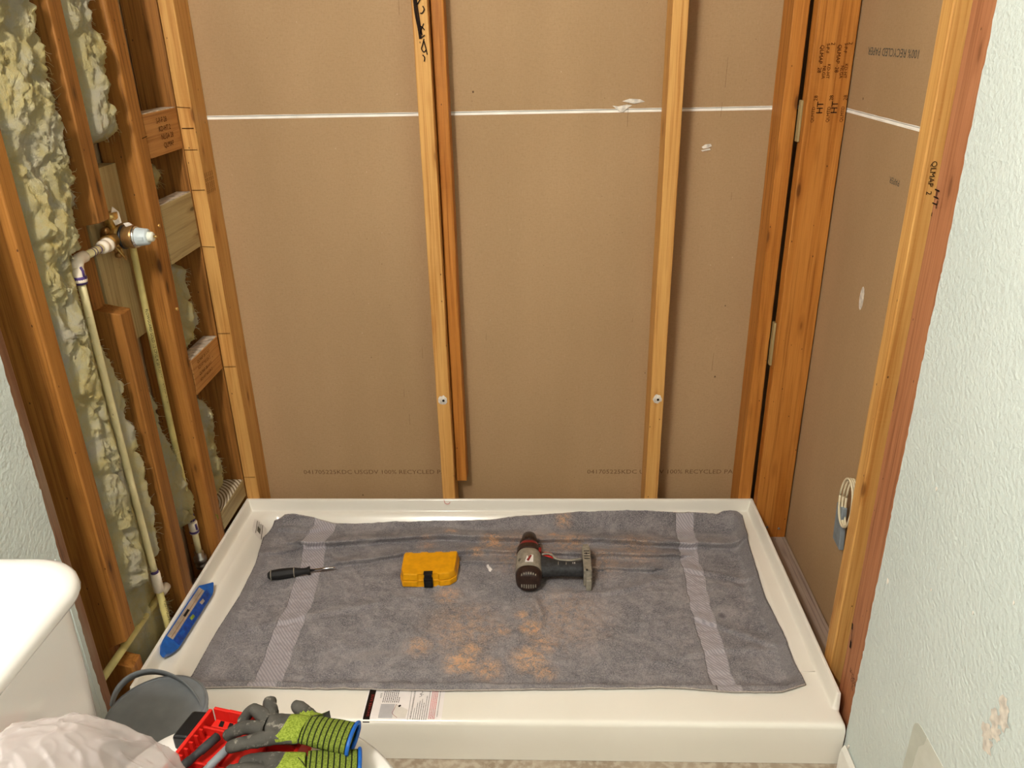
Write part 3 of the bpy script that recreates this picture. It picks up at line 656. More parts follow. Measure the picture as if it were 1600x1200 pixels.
MB().lathe([(-.005, .0240), (.012, .0245), (.018, .0240), (.019, .0225)], (0, VY, VZ), (1, 0, 0), 32).build('sleeve', M['brass_dark'], vv)
MB().lathe([(.017, .0240), (.0175, .0242), (.022, .0232), (.0225, .021)], (0, VY, VZ), (1, 0, 0), 32).build('retaining_ring', M['chrome'], vv)
b = MB(); b.lathe([(.020, .0200), (.024, .0200), (.044, .0175), (.0455, .0165), (.046, .008)], (0, VY, VZ), (1, 0, 0), 32); b.box((.030, VY - .0205, VZ - .003), (.042, VY - .0165, VZ + .003)); b.build('cartridge', M['cartridge'], vv)
b = MB(); b.lathe([(.0455, .0105), (.047, .0110), (.055, .0105), (.057, .0085)], (0, VY, VZ), (1, 0, 0), 24); b.build('stem_cap', M['cart_white'], vv)
MB().lathe([(.056, .0028), (.064, .0028), (.065, .0015)], (0, VY, VZ), (1, 0, 0), 12).build('stem_screw', M['brass'], vv)
b = MB(); b.add([(-.015, VY - .012, VZ + .028), (-.010, VY + .006, VZ + .030), (-.014, VY + .012, VZ + .052), (-.022, VY + .004, VZ + .066), (-.022, VY - .01, VZ + .048)], [(0, 1, 2, 3, 4)]); b.add([(0.006, VY - .010, VZ + .0245), (.014, VY + .004, VZ + .0255), (.004, VY + .010, VZ + .030), (-.004, VY, VZ + .030)], [(0, 1, 2, 3)]); b.build('torn_tape', M['plaster'], vv)

# cable coil behind the right stud
cc = root('electric_cable', (1.60, .39, .37), 'loop of cream cable taped and tucked behind the narrow right stud', 'cable')
for k2 in range(3):
    MB().tube([(1.598 + .005 * k2, .385 + (.036 - .006 * k2) * math.cos(a) - .030, .40 + .062 * math.sin(a)) for a in [i * 2 * math.pi / 24 for i in range(25)]], .0028, 8).build('cable_loop', M['wire'], cc)
b = MB(); b.prism([(.352, .27), (.398, .275), (.408, .37), (.372, .375)], 1.600, 1.612, lambda a, c2, h: (h, a, c2), .002); b.build('tape_wrap', M['tape'], cc)

# ------------------------------------------------------------------ shower pan
def zpan(x, y):
    cx, cy = W / 2, (.112 + D - .030) / 2; hx, hy = W / 2 - .060, (D - .030 - .112) / 2; r = .05
    qx, qy = abs(x - cx) - hx + r, abs(y - cy) - hy + r
    s = math.hypot(max(qx, 0), max(qy, 0)) + min(max(qx, qy), 0) - r
    return .050 + .037 * ss(-.028, .014, s)
def zfull(x, y):
    z = zpan(x, y); side = min(x, W - x); f = 0
    if y > .040: f = (1 - ss(.006, .015, side)) * ss(.044, .052, y)
    f = max(f, 1 - ss(.006, .015, D - y))
    z += (.124 - z) * f
    rr = .012
    if y < rr and f < .01: z -= rr - math.sqrt(max(0, rr * rr - (rr - y) ** 2))
    if y < .05 and side < .008 and f < .01: z -= .008 - math.sqrt(max(0, .008 ** 2 - (.008 - side) ** 2))
    return z
def axis_list(L, a):
    out = [0.0, .0008, .002, .004, .006, .0075, .009, .0105, .012, .0135, .015, .018, .022]
    t = .027
    while t < a: out.append(t); t += .005
    n = int((L - 2 * a) / .014); mid = [a + (L - 2 * a) * i / n for i in range(n + 1)]
    return out + mid + [L - q for q in reversed(out)]
xs = axis_list(W, .13)
ys = [0, .0008, .002, .0035, .005, .007, .009, .012, .018, .026, .034, .041, .044, .046, .048, .050, .052, .056] + [.062 + .006 * i for i in range(20)]
ys += [.185 + (.70 - .185) * i / 36 for i in range(37)] + [.705 + .005 * i for i in range(16)] + [D - .025, D - .02, D - .0165, D - .015, D - .0135, D - .012, D - .0105, D - .009, D - .0075, D - .006, D - .003, D - .001, D]
ys = sorted(set(round(v, 5) for v in ys))
b = MB(); nx, ny = len(xs), len(ys); vs = [(x, y, zfull(x, y)) for y in ys for x in xs]; fs = []
for j in range(ny - 1):
    for i in range(nx - 1): p = j * nx + i; fs.append((p, p + 1, p + nx + 1, p + nx))
# skirt down to the floor
loop = list(range(nx)) + [j * nx + nx - 1 for j in range(1, ny)] + [(ny - 1) * nx + i for i in range(nx - 2, -1, -1)] + [j * nx for j in range(ny - 2, 0, -1)]
base = len(vs); cen = Vector((W / 2, D / 2, 0)); rows = [.0, -.5, -1]
for dz in (.035, FLOOR + .012, FLOOR + .001):
    for q in loop:
        x, y, z = vs[q]; k2 = .002 if dz < .03 else 0
        sx_ = k2 if x < .001 else (-k2 if x > W - .001 else 0); sy_ = k2 if y < .001 else (-k2 if y > D - .001 else 0)
        vs.append((x + sx_, y + sy_, dz))
n = len(loop)
for r_ in range(3):
    for i in range(n):
        a = loop[i] if r_ == 0 else base + (r_ - 1) * n + i; c2 = loop[(i + 1) % n] if r_ == 0 else base + (r_ - 1) * n + (i + 1) % n
        d = base + r_ * n + i; e = base + r_ * n + (i + 1) % n; fs.append((a, d, e, c2))
b.add(vs, fs, True)
pan = root('shower_pan', (W / 2, D / 2, FLOOR), 'white shower pan with raised rim and front curb filling the alcove floor', 'shower pan')
b.build('basin', M['acrylic'], pan)
# drain under the towel is hidden; red pen hook at rear rim
strokes('red_pen_mark', pan, [[(.604, .1235), (.607, .114), (.616, .1115), (.622, .117)]], .0012, M['red_ink'], lambda a, c2: (a, D - .0155 + (c2 - .1115) * .35, c2 + .0025))
# corner crease marks on the right inner rim
b = MB(); b.tube([(1.475, .150, zpan(1.475, .15) + .0003), (1.490, .150, zpan(1.49, .15) + .0005), (1.506, .151, .0885)], .0009, 6); b.build('mould_line', M['acrylic'], pan)
# product label
def zl(x, y): return (.087 if y > .012 else .087 - (.012 - math.sqrt(max(0, .012 ** 2 - (.012 - max(y, .0005)) ** 2))))
def labelquad(x0, x1, y0, y1, mat, name, parent, off):
    b = MB(); n = 14; vs = []
    for i in range(n + 1):
        y = y0 + (y1 - y0) * i / n; z = (zpan(x0, y) if y > .05 else zl(x0, y)) + off
        vs += [(x0, y, z), (x1, y, z)]
    b.add(vs, [(2 * i, 2 * i + 1, 2 * i + 3, 2 * i + 2) for i in range(n)]); return b.build(name, mat, parent)
lab = labelquad(.513, .683, .0012, .094, M['label'], 'product_label', pan, .0005); lab['label'] = 'white instruction sticker with a black and red strip'
def sub(name, mat, x0, x1, y0, y1, off=.0009): return labelquad(x0, x1, y0, y1, mat, name, lab, off)
sub('black_strip', M['ink'], .516, .5305, .0012, .094)
text('strip_print', 'SHOWER BASE', .0085, (.5285, .010, .0882), (0, 1, 0), (-1, 0, 0), M['red_dark'], lab, off=.0009, sx=1.1)
sub('picture', M['label_grey'], .548, .578, .008, .046); 
b = MB(); b.add([(.578, .008, .0881), (.606, .008, .0881), (.609, .030, .0881), (.580, .046, .0881)], [(0, 1, 2, 3)]); b.build('picture', M['cloth_tag'], lab)
strokes('picture_line', lab, [[(.589, .008), (.5765, .020), (.5785, .030), (.5815, .045)]], .0008, M['red_dark'], lambda a, c2: (a, c2, .0884))
b = MB(); b.add([(.5855, .0405, .0884), (.590, .044, .0884), (.5925, .041, .0884), (.5885, .0365, .0884)], [(0, 1, 2, 3)]); b.build('picture_drain', M['ink'], lab)
text('print', 'NOTE', .0052, (.546, .062, .0876), (0, 1, 0), (-1, 0, 0), M['ink'], lab, off=.0009)
rnd = random.Random(2)
def dashes(name, mat, x, y0, y1, w_=.0014):
    b = MB(); y = y0
    while y < y1:
        l_ = min(rnd.uniform(.002, .006), y1 - y); b.add([(x, y, .0881), (x + w_, y, .0881), (x + w_, y + l_, .0881), (x, y + l_, .0881)], [(0, 1, 2, 3)]); y += l_ + .0011
    b.build(name, mat, lab)
for i in range(9): dashes('fine_print', M['ink'], .550 + .0043 * i, .050, .085 - (.0 if i < 8 else .02))
strokes('divider', lab, [[(.6115, .002), (.609, .09)]], .0006, M['ink'], lambda a, c2: (a, c2, .0881))
text('print', 'CARE AND CLEANING INSTRUCTIONS', .0046, (.6185, .004, .0876), (0, 1, 0), (-1, 0, 0), M['ink'], lab, off=.0009, sx=1.02)
for i in range(7): dashes('fine_print', M['ink'], .622 + .0046 * i, .004, (.035, .05, .055, .06, .05, .07, .085)[i], .0011)
for i in range(4): dashes('red_print', M['red_ink'], .6555 + .0036 * i, .006, .086, .0014)
dashes('fine_print', M['ink'], .6725, .012, .088, .0009)
strokes('logo_sketch', lab, [[(.628, .074), (.634, .080), (.630, .086), (.638, .084)], [(.628, .066), (.633, .070), (.630, .074), (.637, .073)]], .0009, M['ink'], lambda a, c2: (a, c2, .0881))

# ------------------------------------------------------------------ towel
def interp(pts, t):
    n = len(pts) - 1; f = t * n; i = min(int(f), n - 1); u = f - i
    p0 = Vector(pts[max(i - 1, 0)]); p1 = Vector(pts[i]); p2 = Vector(pts[i + 1]); p3 = Vector(pts[min(i + 2, n)])
    return .5 * ((2 * p1) + (-p0 + p2) * u + (2 * p0 - 5 * p1 + 4 * p2 - p3) * u * u + (-p0 + 3 * p1 - 3 * p2 + p3) * u ** 3)
def reparam(pts, key):
    # parametrise by x (key 0) or y (key 1)
    def f(t):
        lo, hi = pts[0][key], pts[-1][key]; q = lo + (hi - lo) * t
        for i in range(len(pts) - 1):
            a, b_ = pts[i][key], pts[i + 1][key]
            if (a <= q <= b_) or (b_ <= q <= a):
                u = 0 if a == b_ else (q - a) / (b_ - a); p0 = Vector(pts[i]); p1 = Vector(pts[i + 1]); us = u
                return p0.lerp(p1, us)
        return Vector(pts[-1])
    return f
Ttop = reparam([(.092, .770), (.12, .784), (.149, .785), (.208, .778), (.268, .767), (.34, .765), (.423, .768), (.597, .772), (.731, .774), (.846, .782), (.999, .789), (1.152, .795), (1.303, .789), (1.351, .789), (1.416, .785), (1.455, .795), (1.476, .79), (1.486, .77)], 0)
Tbot = reparam([(.085, .100), (.149, .083), (.233, .086), (.406, .083), (.69, .081), (.97, .089), (1.179, .095), (1.315, .084), (1.411, .085), (1.471, .108)], 0)
Tl = reparam([(.085, .100), (.087, .306), (.097, .441), (.094, .58), (.079, .697), (.092, .770)], 1)
Tr = reparam([(1.471, .108), (1.468, .186), (1.469, .281), (1.463, .417), (1.472, .627), (1.486, .770)], 1)
def coons(u, v):
    b0, b1 = Tbot(u), Ttop(u); l0, l1 = Tl(v), Tr(v)
    c = (1 - v) * b0 + v * b1 + (1 - u) * l0 + u * l1
    c -= (1 - u) * (1 - v) * Tbot(0) + u * (1 - v) * Tbot(1) + (1 - u) * v * Ttop(0) + u * v * Ttop(1)
    return c
def ridge(x, y, pts, w_, h):
    best = 1e9
    for (a, b_) in zip(pts, pts[1:]):
        ax, ay = a; bx, by = b_; dx, dy = bx - ax, by - ay
        t = max(0, min(1, ((x - ax) * dx + (y - ay) * dy) / (dx * dx + dy * dy))); qx, qy = ax + dx * t - x, ay + dy * t - y
        d = math.hypot(qx, qy)
        if d < best: best = d; sgn = 1 if (dx * (y - ay) - dy * (x - ax)) > 0 else -1
    e = best * sgn
    # asymmetric: steep on the near (negative) side
    return 1.6 * h * (math.exp(-(e / w_) ** 2) if e > 0 else math.exp(-(e / (w_ * .22)) ** 2)) - .25 * h * math.exp(-((e + w_ * .42) / .005) ** 2)
FOLDS = [([(.20, .672), (.29, .668), (.42, .688), (.60, .705), (.85, .692), (1.05, .690), (1.30, .672), (1.46, .66)], .030, .015),
         ([(.34, .575), (.5, .622), (.70, .633), (.84, .632), (1.0, .622), (1.28, .618)], .026, .011),
         ([(.55, .585), (.78, .582), (.98, .560), (1.20, .556)], .022, .008),
         ([(1.29, .36), (1.40, .29), (1.46, .245)], .02, .006), ([(.15, .30), (.3, .36), (.45, .40)], .03, .004),
         ([(.88, .42), (.895, .37), (.89, .32)], .012, .006), ([(.93, .44), (1.1, .46), (1.2, .50)], .02, .004),
         ([(1.3, .55), (1.4, .52), (1.46, .50)], .02, .005), ([(1.18, .20), (1.3, .25), (1.44, .24)], .025, .004),
         ([(.10, .62), (.18, .64), (.22, .66)], .02, .007), ([(.12, .74), (.2, .73), (.24, .75)], .02, .006)]
def ztowel(x, y, u, v):
    z = zpan(x, y)
    # cloth bridges the basin edges a little
    z = max(z, (zpan(x, y + .012) + zpan(x, y - .012) + zpan(x + .012, y) + zpan(x - .012, y)) / 4)
    h = .0068
    ef = min(1, min(u, 1 - u) * 40, min(v, 1 - v) * 22)
    for pts, w_, hh in FOLDS: h += ridge(x, y, pts, w_, hh) * (.25 + .75 * ef)
    h += (.0036 * fbm((x * 9, y * 11, 2)) + .0026 * fbm((x * 26, y * 34, 5))) * (.3 + .7 * ef)
    edge = .0035 * max(0, fbm((x * 14, 1.7, 4))) if v < .02 or v > .98 else 0
    return z + max(.003, h) + edge
NU, NV = 420, 230
b = MB(); vs = []; uvs = []
def band(u, v):
    lo, hi = .108 + (.092 - .108) * v, .155 + (.135 - .155) * v
    return lo, hi
for j in range(NV + 1):
    v = j / NV
    for i in range(NU + 1):
        u = i / NU; p = coons(u, v); z = ztowel(p.x, p.y, u, v)
        ef = min(1, min(u, 1 - u) * 25, min(v, 1 - v) * 14); sh = sum(ridge(p.x, p.y, q_[0], q_[1], q_[2]) for q_ in FOLDS if q_[2] > .0055)
        p.y -= (.85 + .35 * noise.noise(Vector((p.x * 5, p.y * 3, 8)))) * max(0, sh) * ef
        isb = (.100 < u < .150) or (.858 < u < .896)
        z += (-.0012 if isb else .0009 * (random.random() - .3))
        vs.append((p.x, p.y, z)); uvs.append((u, v))
fs = [(j * (NU + 1) + i, j * (NU + 1) + i + 1, (j + 1) * (NU + 1) + i + 1, (j + 1) * (NU + 1) + i) for j in range(NV) for i in range(NU)]
tw = root('bath_towel', (.78, .44, .06), 'large grey terry bath towel with orange sawdust spread over the pan', 'towel')
bv, bf = b.add(vs, fs, True)
uvl = b.bm.loops.layers.uv.new('UVMap'); b.bm.verts.index_update()
for f in b.bm.faces:
    for lp in f.loops: lp[uvl].uv = uvs[lp.vert.index]
k = NT('grey_terry', .95, .08)
sep = k.n('ShaderNodeSeparateXYZ'); k.l(k.coord('UV'), sep.inputs[0])
wob = k.noise(k.coord('UV', (1, 6, 1)), 2.0, 2); U = k.math('ADD', sep.outputs[0], k.math('MULTIPLY', k.math('SUBTRACT', wob, .5), .012))
Vv = sep.outputs[1]
def bandmask(lo, hi, slope):
    c = k.math('ADD', U, k.math('MULTIPLY', Vv, slope))
    a = k.rng(c, lo - .0008, lo + .0008); d = k.rng(c, hi - .0008, hi + .0008, 1, 0); return k.math('MULTIPLY', a, d)
bm1 = bandmask(.110, .158, .024); bm2 = bandmask(.8615, .899, -.002)
bands = k.math('MAXIMUM', bm1, bm2)
v3 = k.coord()
sp1 = k.noise(v3, 330, 3, .7); nap = k.noise(v3, 11, 7, .78, .8); sp2 = k.noise(v3, 1100, 2)
c = k.ramp(nap, [(.36, (98, 96, 104)), (.5, (138, 132, 138)), (.64, (176, 168, 170))])
c = k.mix(k.rng(sp1, .40, .72, 0, .75), c, (206, 196, 194)); c = k.mix(k.rng(sp1, .24, .44, .8, 0), c, (58, 55, 60)); c = k.mix(k.rng(sp2, .5, .8, 0, .5), c, (188, 180, 176))
saw = [(.63, .721, .020, .8), (.755, .673, .035, .9), (.712, .627, .025, .7), (.961, .772, .025, .55), (.930, .705, .020, 1.1), (.977, .674, .050, .6), (.724, .245, .030, .9), (.705, .203, .040, 1.1), (.869, .324, .028, 1.1), (.845, .369, .020, .7), (.865, .215, .045, .9), (.90, .174, .03, .7), (.65, .445, .035, .6), (.60, .255, .035, .6), (.798, .312, .025, .6), (.90, .27, .04, .6), (1.16, .640, .07, .4), (.767, .183, .04, .7), (.566, .664, .03, .45), (1.062, .584, .06, .4), (.70, .32, .10, .4), (.95, .36, .12, .3), (.85, .63, .10, .45)]
acc = None
for (sx_, sy_, sr, st) in saw:
    vd = k.n('ShaderNodeVectorMath', operation='DISTANCE'); mpv = k.n('ShaderNodeVectorMath', operation='MULTIPLY'); k.l(v3, mpv.inputs[0]); mpv.inputs[1].default_value = (1, 1, 0)
    k.l(mpv.outputs[0], vd.inputs[0]); vd.inputs[1].default_value = (sx_ - .78, sy_ - .44, 0)
    q = k.rng(vd.outputs['Value'], 0, sr * 1.5, st, 0); acc = q if acc is None else k.math('MAXIMUM', acc, q)
sn = k.noise(v3, 55, 5, .75, .6); acc2 = k.math('MULTIPLY', acc, k.rng(sn, .34, .62, .0, 1.6)); acc3 = k.math('MULTIPLY', acc2, k.rng(sp1, .3, .62, .35, 1.0))
c = k.mix(acc3, c, (246, 196, 150))
wv = k.n('ShaderNodeTexWave', bands_direction='DIAGONAL'); k.l(k.coord('Object', (1, .8, 0)), wv.inputs['Vector']); wv.inputs['Scale'].default_value = 75; wv.inputs['Distortion'].default_value = 1.0
bc = k.ramp(wv.outputs[1], [(.2, (152, 146, 151)), (.8, (178, 170, 174))])
c = k.mix(bands, c, bc)
vd = k.n('ShaderNodeVectorMath', operation='DISTANCE'); k.l(v3, vd.inputs[0]); vd.inputs[1].default_value = (1.348 - .78, .37 - .44, .005); c = k.mix(k.rng(vd.outputs['Value'], .004, .016, .85, 0), c, (50, 38, 52))
hemm = k.math('MAXIMUM', k.rng(U, .014, .020, .5, 0), k.rng(U, .982, .987, 0, .5)); c = k.mix(hemm, c, (132, 124, 124))
k.col(c)
hgt = k.math('MULTIPLY', k.math('ADD', k.math('MULTIPLY', sp1, 1.0), sp2), k.math('SUBTRACT', 1.05, bands)); k.bump(hgt, .9, .004)
k.b.inputs['Sheen Weight'].default_value = .25; k.b.inputs['Sheen Roughness'].default_value = .5
M['terry'] = k.m
b.build('terry_cloth', M['terry'], tw)
def edgept(u, v, dz):
    p = coons(u, v); return (p.x, p.y, ztowel(p.x, p.y, u, v) + dz)
b = MB(); b.tube([edgept(i / 260, 0.0, -.0012 + .002 * max(0, fbm((i / 14, 3, 1)))) for i in range(261)], .0019, 7); b.build('hem', M['hem'], tw)
b = MB(); b.tube([edgept(i / 200, 1, -.002) for i in range(201)], .0018, 7); b.build('hem', M['hem'], tw)
b = MB(); M['side_hem'] = plain('grey_side_hem', (120, 113, 114), .9, .1); b.tube([edgept(0, i / 100, -.002) for i in range(101)], .0022, 7); b.build('side_hem', M['side_hem'], tw)
b = MB(); b.tube([edgept(1, i / 100, -.002) for i in range(101)], .0022, 7); b.build('side_hem', M['side_hem'], tw)
# rolled under edge of the towel along the front
# care tag
def tagpt(a, c2, d=0): x = .050 + .036 * a - .012 * c2; y = .690 + .062 * c2 - .012 * a; return (x, y, zpan(x, y) + .0035 + d)
b = MB(); n = 6; b.add([tagpt(i / n, j / n) for j in range(n + 1) for i in range(n + 1)], [(j * 7 + i, j * 7 + i + 1, j * 7 + i + 8, j * 7 + i + 7) for j in range(n) for i in range(n)], True)
ct = b.build('care_tag', M['cloth_tag'], tw); ct['label'] = 'white care tag with grey print'
b = MB()
for (a0, a1, c0, c1) in ((.28, .33, .1, .9), (.38, .62, .3, .62), (.70, .75, .1, .95)):
    b.add([tagpt(a0, c0, .0006), tagpt(a1, c0, .0006), tagpt(a1, c1, .0006), tagpt(a0, c1, .0006)], [(0, 1, 2, 3)])
for j in range(4): b.add([tagpt(.4, .66 + .07 * j, .0006), tagpt(.66, .66 + .07 * j, .0006), tagpt(.66, .69 + .07 * j, .0006), tagpt(.4, .69 + .07 * j, .0006)], [(0, 1, 2, 3)])
b.build('tag_print', M['grey_ink'], ct)
# plaster chip on the towel
def tz(x, y): return zpan(x, y) + .0068 + sum(ridge(x, y, p, w_, h) for p, w_, h in FOLDS) + .0036 * fbm((x * 9, y * 11, 2)) + .0026 * fbm((x * 26, y * 34, 5))
b = MB(); rnd = random.Random(4); cx_, cy_ = .752, .560; cz_ = tz(cx_, cy_)
n = 12; vs = []
for i in range(n): a = 2 * math.pi * i / n; q = rnd.uniform(.6, 1.2); vs.append((cx_ + .008 * q * math.cos(a) - .004 * math.sin(a), cy_ + .016 * q * math.sin(a), cz_ + .001 + .003 * rnd.random()))
vs += [(cx_, cy_, cz_ + .006), (cx_, cy_, cz_ - .001)]
b.add(vs, [(i, (i + 1) % n, n) for i in range(n)] + [((i + 1) % n, i, n + 1) for i in range(n)])
tag(b.build('plaster_chip', M['label'], None, (cx_, cy_, cz_)), 'small white paper or plaster scrap lying on the grey towel', 'scrap')

# ------------------------------------------------------------------ screwdriver
p0 = Vector((.152, .508, tz(.152, .508) + .0155)); p1 = Vector((.262, .530, tz(.262, .53) + .0135)); ax = (p1 - p0).normalized(); LH = (p1 - p0).length
sd = root('screwdriver', p0 - Vector((0, 0, .015)), 'black handled screwdriver with grey rings lying on the towel', 'screwdriver')
b = MB(); pr = []; 
for i in range(29):
    t = i / 28; r_ = .0128 * (1 - (1 - min(1, t / .10)) ** 2 * .45) if t < .10 else (.0128 + .0015 * math.sin((t - .1) / .5 * math.pi) if t < .6 else (.0128 - .0042 * ss(.6, .86, t) + .0035 * ss(.90, .99, t)))
    pr.append((LH * t, r_))
o_ = p0; u_ = ax.orthogonal().normalized(); w_ = ax.cross(u_); rings = []
for t, r_ in pr: rings.append([o_ + ax * t + (u_ * math.cos(a) + w_ * math.sin(a)) * r_ * (1 + (.04 * math.cos(6 * a) if .012 < t < LH * .62 else 0)) for a in [2 * math.pi * j / 36 for j in range(36)]])
b.loft(rings); b.build('handle', M['rubber'], sd)
for t in (.075, .62): MB().lathe([(LH * t, .0140), (LH * t + .0004, .0150), (LH * t + .002, .0150), (LH * t + .0024, .0140)], p0, ax, 36).build('grey_ring', M['tool_grey'], sd)
MB().lathe([(LH - .002, .0036), (LH + .048, .0034), (LH + .060, .0030), (LH + .068, .0008)], p0, ax, 16).build('shaft', M['chrome'], sd)

# ------------------------------------------------------------------ yellow bit case
bz = min(tz(.53, .5), tz(.65, .5), tz(.59, .57)) + .0035
bc_ = root('bit_case', (.59, .53, bz), 'small yellow plastic bit case with black latch on the towel', 'case')
rot_ = math.radians(3)
def bxf(a, c2, h):
    x = a * math.cos(rot_) - c2 * math.sin(rot_); y = a * math.sin(rot_) + c2 * math.cos(rot_)
    tilt = 1 + .03 * (h / .04)
    return (.592 + x, .528 + y, bz + h + .006 * (c2 + .05) * 1.5)
lowp = [(-.070, -.046), (-.030, -.050), (-.028, -.046), (.028, -.046), (.030, -.050), (.058, -.045), (.074, -.030), (.079, .052), (-.077, .052), (-.078, -.02)]
lowp = [(a, c2) for a, c2 in lowp]
b = MB(); b.prism(lowp, 0, .018, bxf, .002); b.build('case_base', M['yellow'], bc_)
b = MB(); b.prism([(a * .985, c2 * .985) for a, c2 in lowp], .0188, .040, lambda a, c2, h: bxf(a * (1 - (h - .0188) * 2.2), c2 * (1 - (h - .0188) * 2.2), h), .003); lid = b.build('case_lid', M['yellow'], bc_)
for a in (-.060, -.018, .022, .062):
    b = MB(); b.prism([(a - .010, .048), (a + .010, .048), (a + .010, .0565), (a - .010, .0565)], .010, .036, bxf, .001); b.build('hinge_tab', M['yellow'], bc_)
b = MB(); b.prism([(-.012, -.0555), (.012, -.0555), (.012, -.046), (-.012, -.046)], .002, .030, bxf, .0015); b.prism([(-.012, -.050), (.012, -.050), (.012, -.036), (-.012, -.036)], .0395, .0425, bxf, .001); b.prism([(-.010, -.0535), (.010, -.0535), (.010, -.046), (-.010, -.046)], .028, .0415, bxf, .001); b.build('latch', M['black'], bc_)
b = MB(); b.prism([(-.006, -.0565), (.006, -.0565), (.006, -.054), (-.006, -.054)], .006, .022, bxf, .0008); b.build('latch_ridge', M['rubber'], bc_)

# ------------------------------------------------------------------ cordless drill lying on its side
dzc = tz(.86, .52) + .036
dr = root('cordless_drill', (.862, .56, dzc - .036), 'grey and black cordless drill without battery lying on the towel', 'drill')
A0 = Vector((.862, .448, dzc)); AX = Vector((-.004, 1, .02)).normalized()
def ell(t, ru, rv, n=32, e=2.4, shift=0):
    c = A0 + AX * t; u = Vector((1, 0, 0)); w_ = Vector((0, 0, 1)); out = []
    for j in range(n):
        a = 2 * math.pi * j / n; ca, sa = math.cos(a), math.sin(a)
        out.append(c + u * (abs(ca) ** (2 / e) * (1 if ca > 0 else -1) * ru + shift) + w_ * abs(sa) ** (2 / e) * (1 if sa > 0 else -1) * rv)
    return out
MB().loft([ell(.022, .0335, .0325), ell(.030, .0350, .034), ell(.060, .036, .035), ell(.085, .036, .035), ell(.105, .034, .033), ell(.112, .031, .031)]).build('motor_housing', M['tool_grey'], dr)
MB().loft([ell(0, .018, .018), ell(.002, .026, .026), ell(.010, .0325, .032), ell(.022, .0345, .034), ell(.030, .0352, .0345)]).build('rear_cap', M['tool_brown'], dr)
for row in (0, 1):
    b = MB()
    for i in range(7):
        x = .862 - .018 + .006 * i; h_ = math.sqrt(max(.0001, .031 ** 2 - (x - .862) ** 2))
        if row == 0: b.box((x - .0015, .448 + .003, dzc + h_ * .78), (x + .0015, .448 + .014, dzc + h_ * .93 + .002))
        else: b.box((x - .0015, .448 - .001, dzc - h_ * .5), (x + .0015, .448 + .005, dzc - h_ * .12))
    b.build('vent_slots', M['tool_grey'], dr)
MB().loft([ell(.110, .031, .031), ell(.114, .034, .033), ell(.132, .034, .033), ell(.136, .030, .030)], True, True, False).build('gear_collar', M['tool_brown'], dr)
MB().loft([ell(.134, .0285, .0285), ell(.138, .029, .029), ell(.150, .028, .028), ell(.152, .026, .026)]).build('clutch_ring', M['red_dark'], dr)
b = MB(); b.loft([ell(.151, .0255, .0255, 32, 2), ell(.170, .0265, .0265, 32, 2), ell(.185, .0225, .0225, 32, 2), ell(.200, .0200, .0200, 32, 2), ell(.206, .014, .014, 32, 2), ell(.207, .006, .006, 32, 2)]); b.build('chuck', M['tool_brown'], dr)
b = MB()
for i in range(18):
    a = 2 * math.pi * i / 18; c_ = A0 + AX * .152 + Vector((math.cos(a), 0, math.sin(a))) * .0262; e_ = A0 + AX * .168 + Vector((math.cos(a), 0, math.sin(a))) * .0268
    b.tube([c_, e_], .0010, 5)
b.build('chuck_ribs', M['black'], dr)
# handle towards +x
def hring(x, yc, hy, hz, zc=0, n=24, e=2.6):
    out = []
    for j in range(n):
        a = 2 * math.pi * j / n; ca, sa = math.cos(a), math.sin(a)
        out.append(Vector((x, yc + abs(ca) ** (2 / e) * (1 if ca > 0 else -1) * hy, dzc + zc + abs(sa) ** (2 / e) * (1 if sa > 0 else -1) * hz)))
    return out
MB().loft([hring(.885, .520, .036, .020), hring(.905, .520, .034, .0195), hring(.925, .516, .025, .019), hring(.945, .512, .0205, .0185), hring(.970, .510, .0195, .018), hring(.995, .510, .0205, .0185), hring(1.006, .511, .026, .020)]).build('grip', M['tool_dark'], dr)
b = MB(); b.tube([(.896, .553, dzc + .015), (.912, .556, dzc + .015), (.925, .547, dzc + .0165), (.932, .534, dzc + .017), (.945, .5285, dzc + .015), (.975, .527, dzc + .0145), (1.002, .534, dzc + .015)], .0032, 8, True, True, 0, 5); b.tube([(.940, .494, dzc - .002), (.94, .505, dzc + .0175), (.941, .52, dzc + .0168)], .0012, 6, True, True, 0, 4); b.tube([(.961, .492, dzc - .002), (.961, .505, dzc + .017), (.962, .522, dzc + .0150)], .0012, 6, True, True, 0, 4)
b.build('grip_trim', M['tool_grey'], dr)
MB().loft([hring(.899, .560, .012, .011), hring(.906, .562, .015, .012), hring(.922, .560, .011, .011), hring(.928, .556, .006, .008)]).build('trigger', M['red'], dr)
MB().box((.888, .553, dzc + .020), (.8955, .570, dzc + .0275), .002).build('direction_switch', M['red_dark'], dr)
MB().prism([(-.010, -.012), (.012, -.012), (.012, .018), (-.004, .020)], 0, .0015, lambda a, c2, h: (.862 + a, .505 + c2, dzc + .0347 + h), .0004).build('badge', M['white'], dr)
MB().prism([(-.006, -.006), (.000, -.010), (.008, .014), (.004, .016)], 0, .0012, lambda a, c2, h: (.862 + a, .505 + c2, dzc + .0362 + h)).build('badge_stripe', M['red_dark'], dr)
text('number', '6', .020, (.8345, .503, dzc + .0258), (.72, 0, .69), (0, 1, 0), M['ink'], dr, off=.001)
text('number', '18', .010, (.976, .507, dzc + .0186), (1, 0, 0), (0, 1, 0), M['white'], dr, off=.0004)
b = MB(); b.box((1.006, .475, dzc - .030), (1.028, .582, dzc + .022), .003); b.box((1.010, .580, dzc - .012), (1.026, .604, dzc + .014), .003); b.box((1.012, .460, dzc - .034), (1.027, .480, dzc + .000), .003); b.build('battery_foot', M['tool_grey'], dr)
b = MB()
for i in range(4): b.box((1.010, .525 + .011 * i, dzc + .0215), (1.025, .5265 + .011 * i, dzc + .0232))
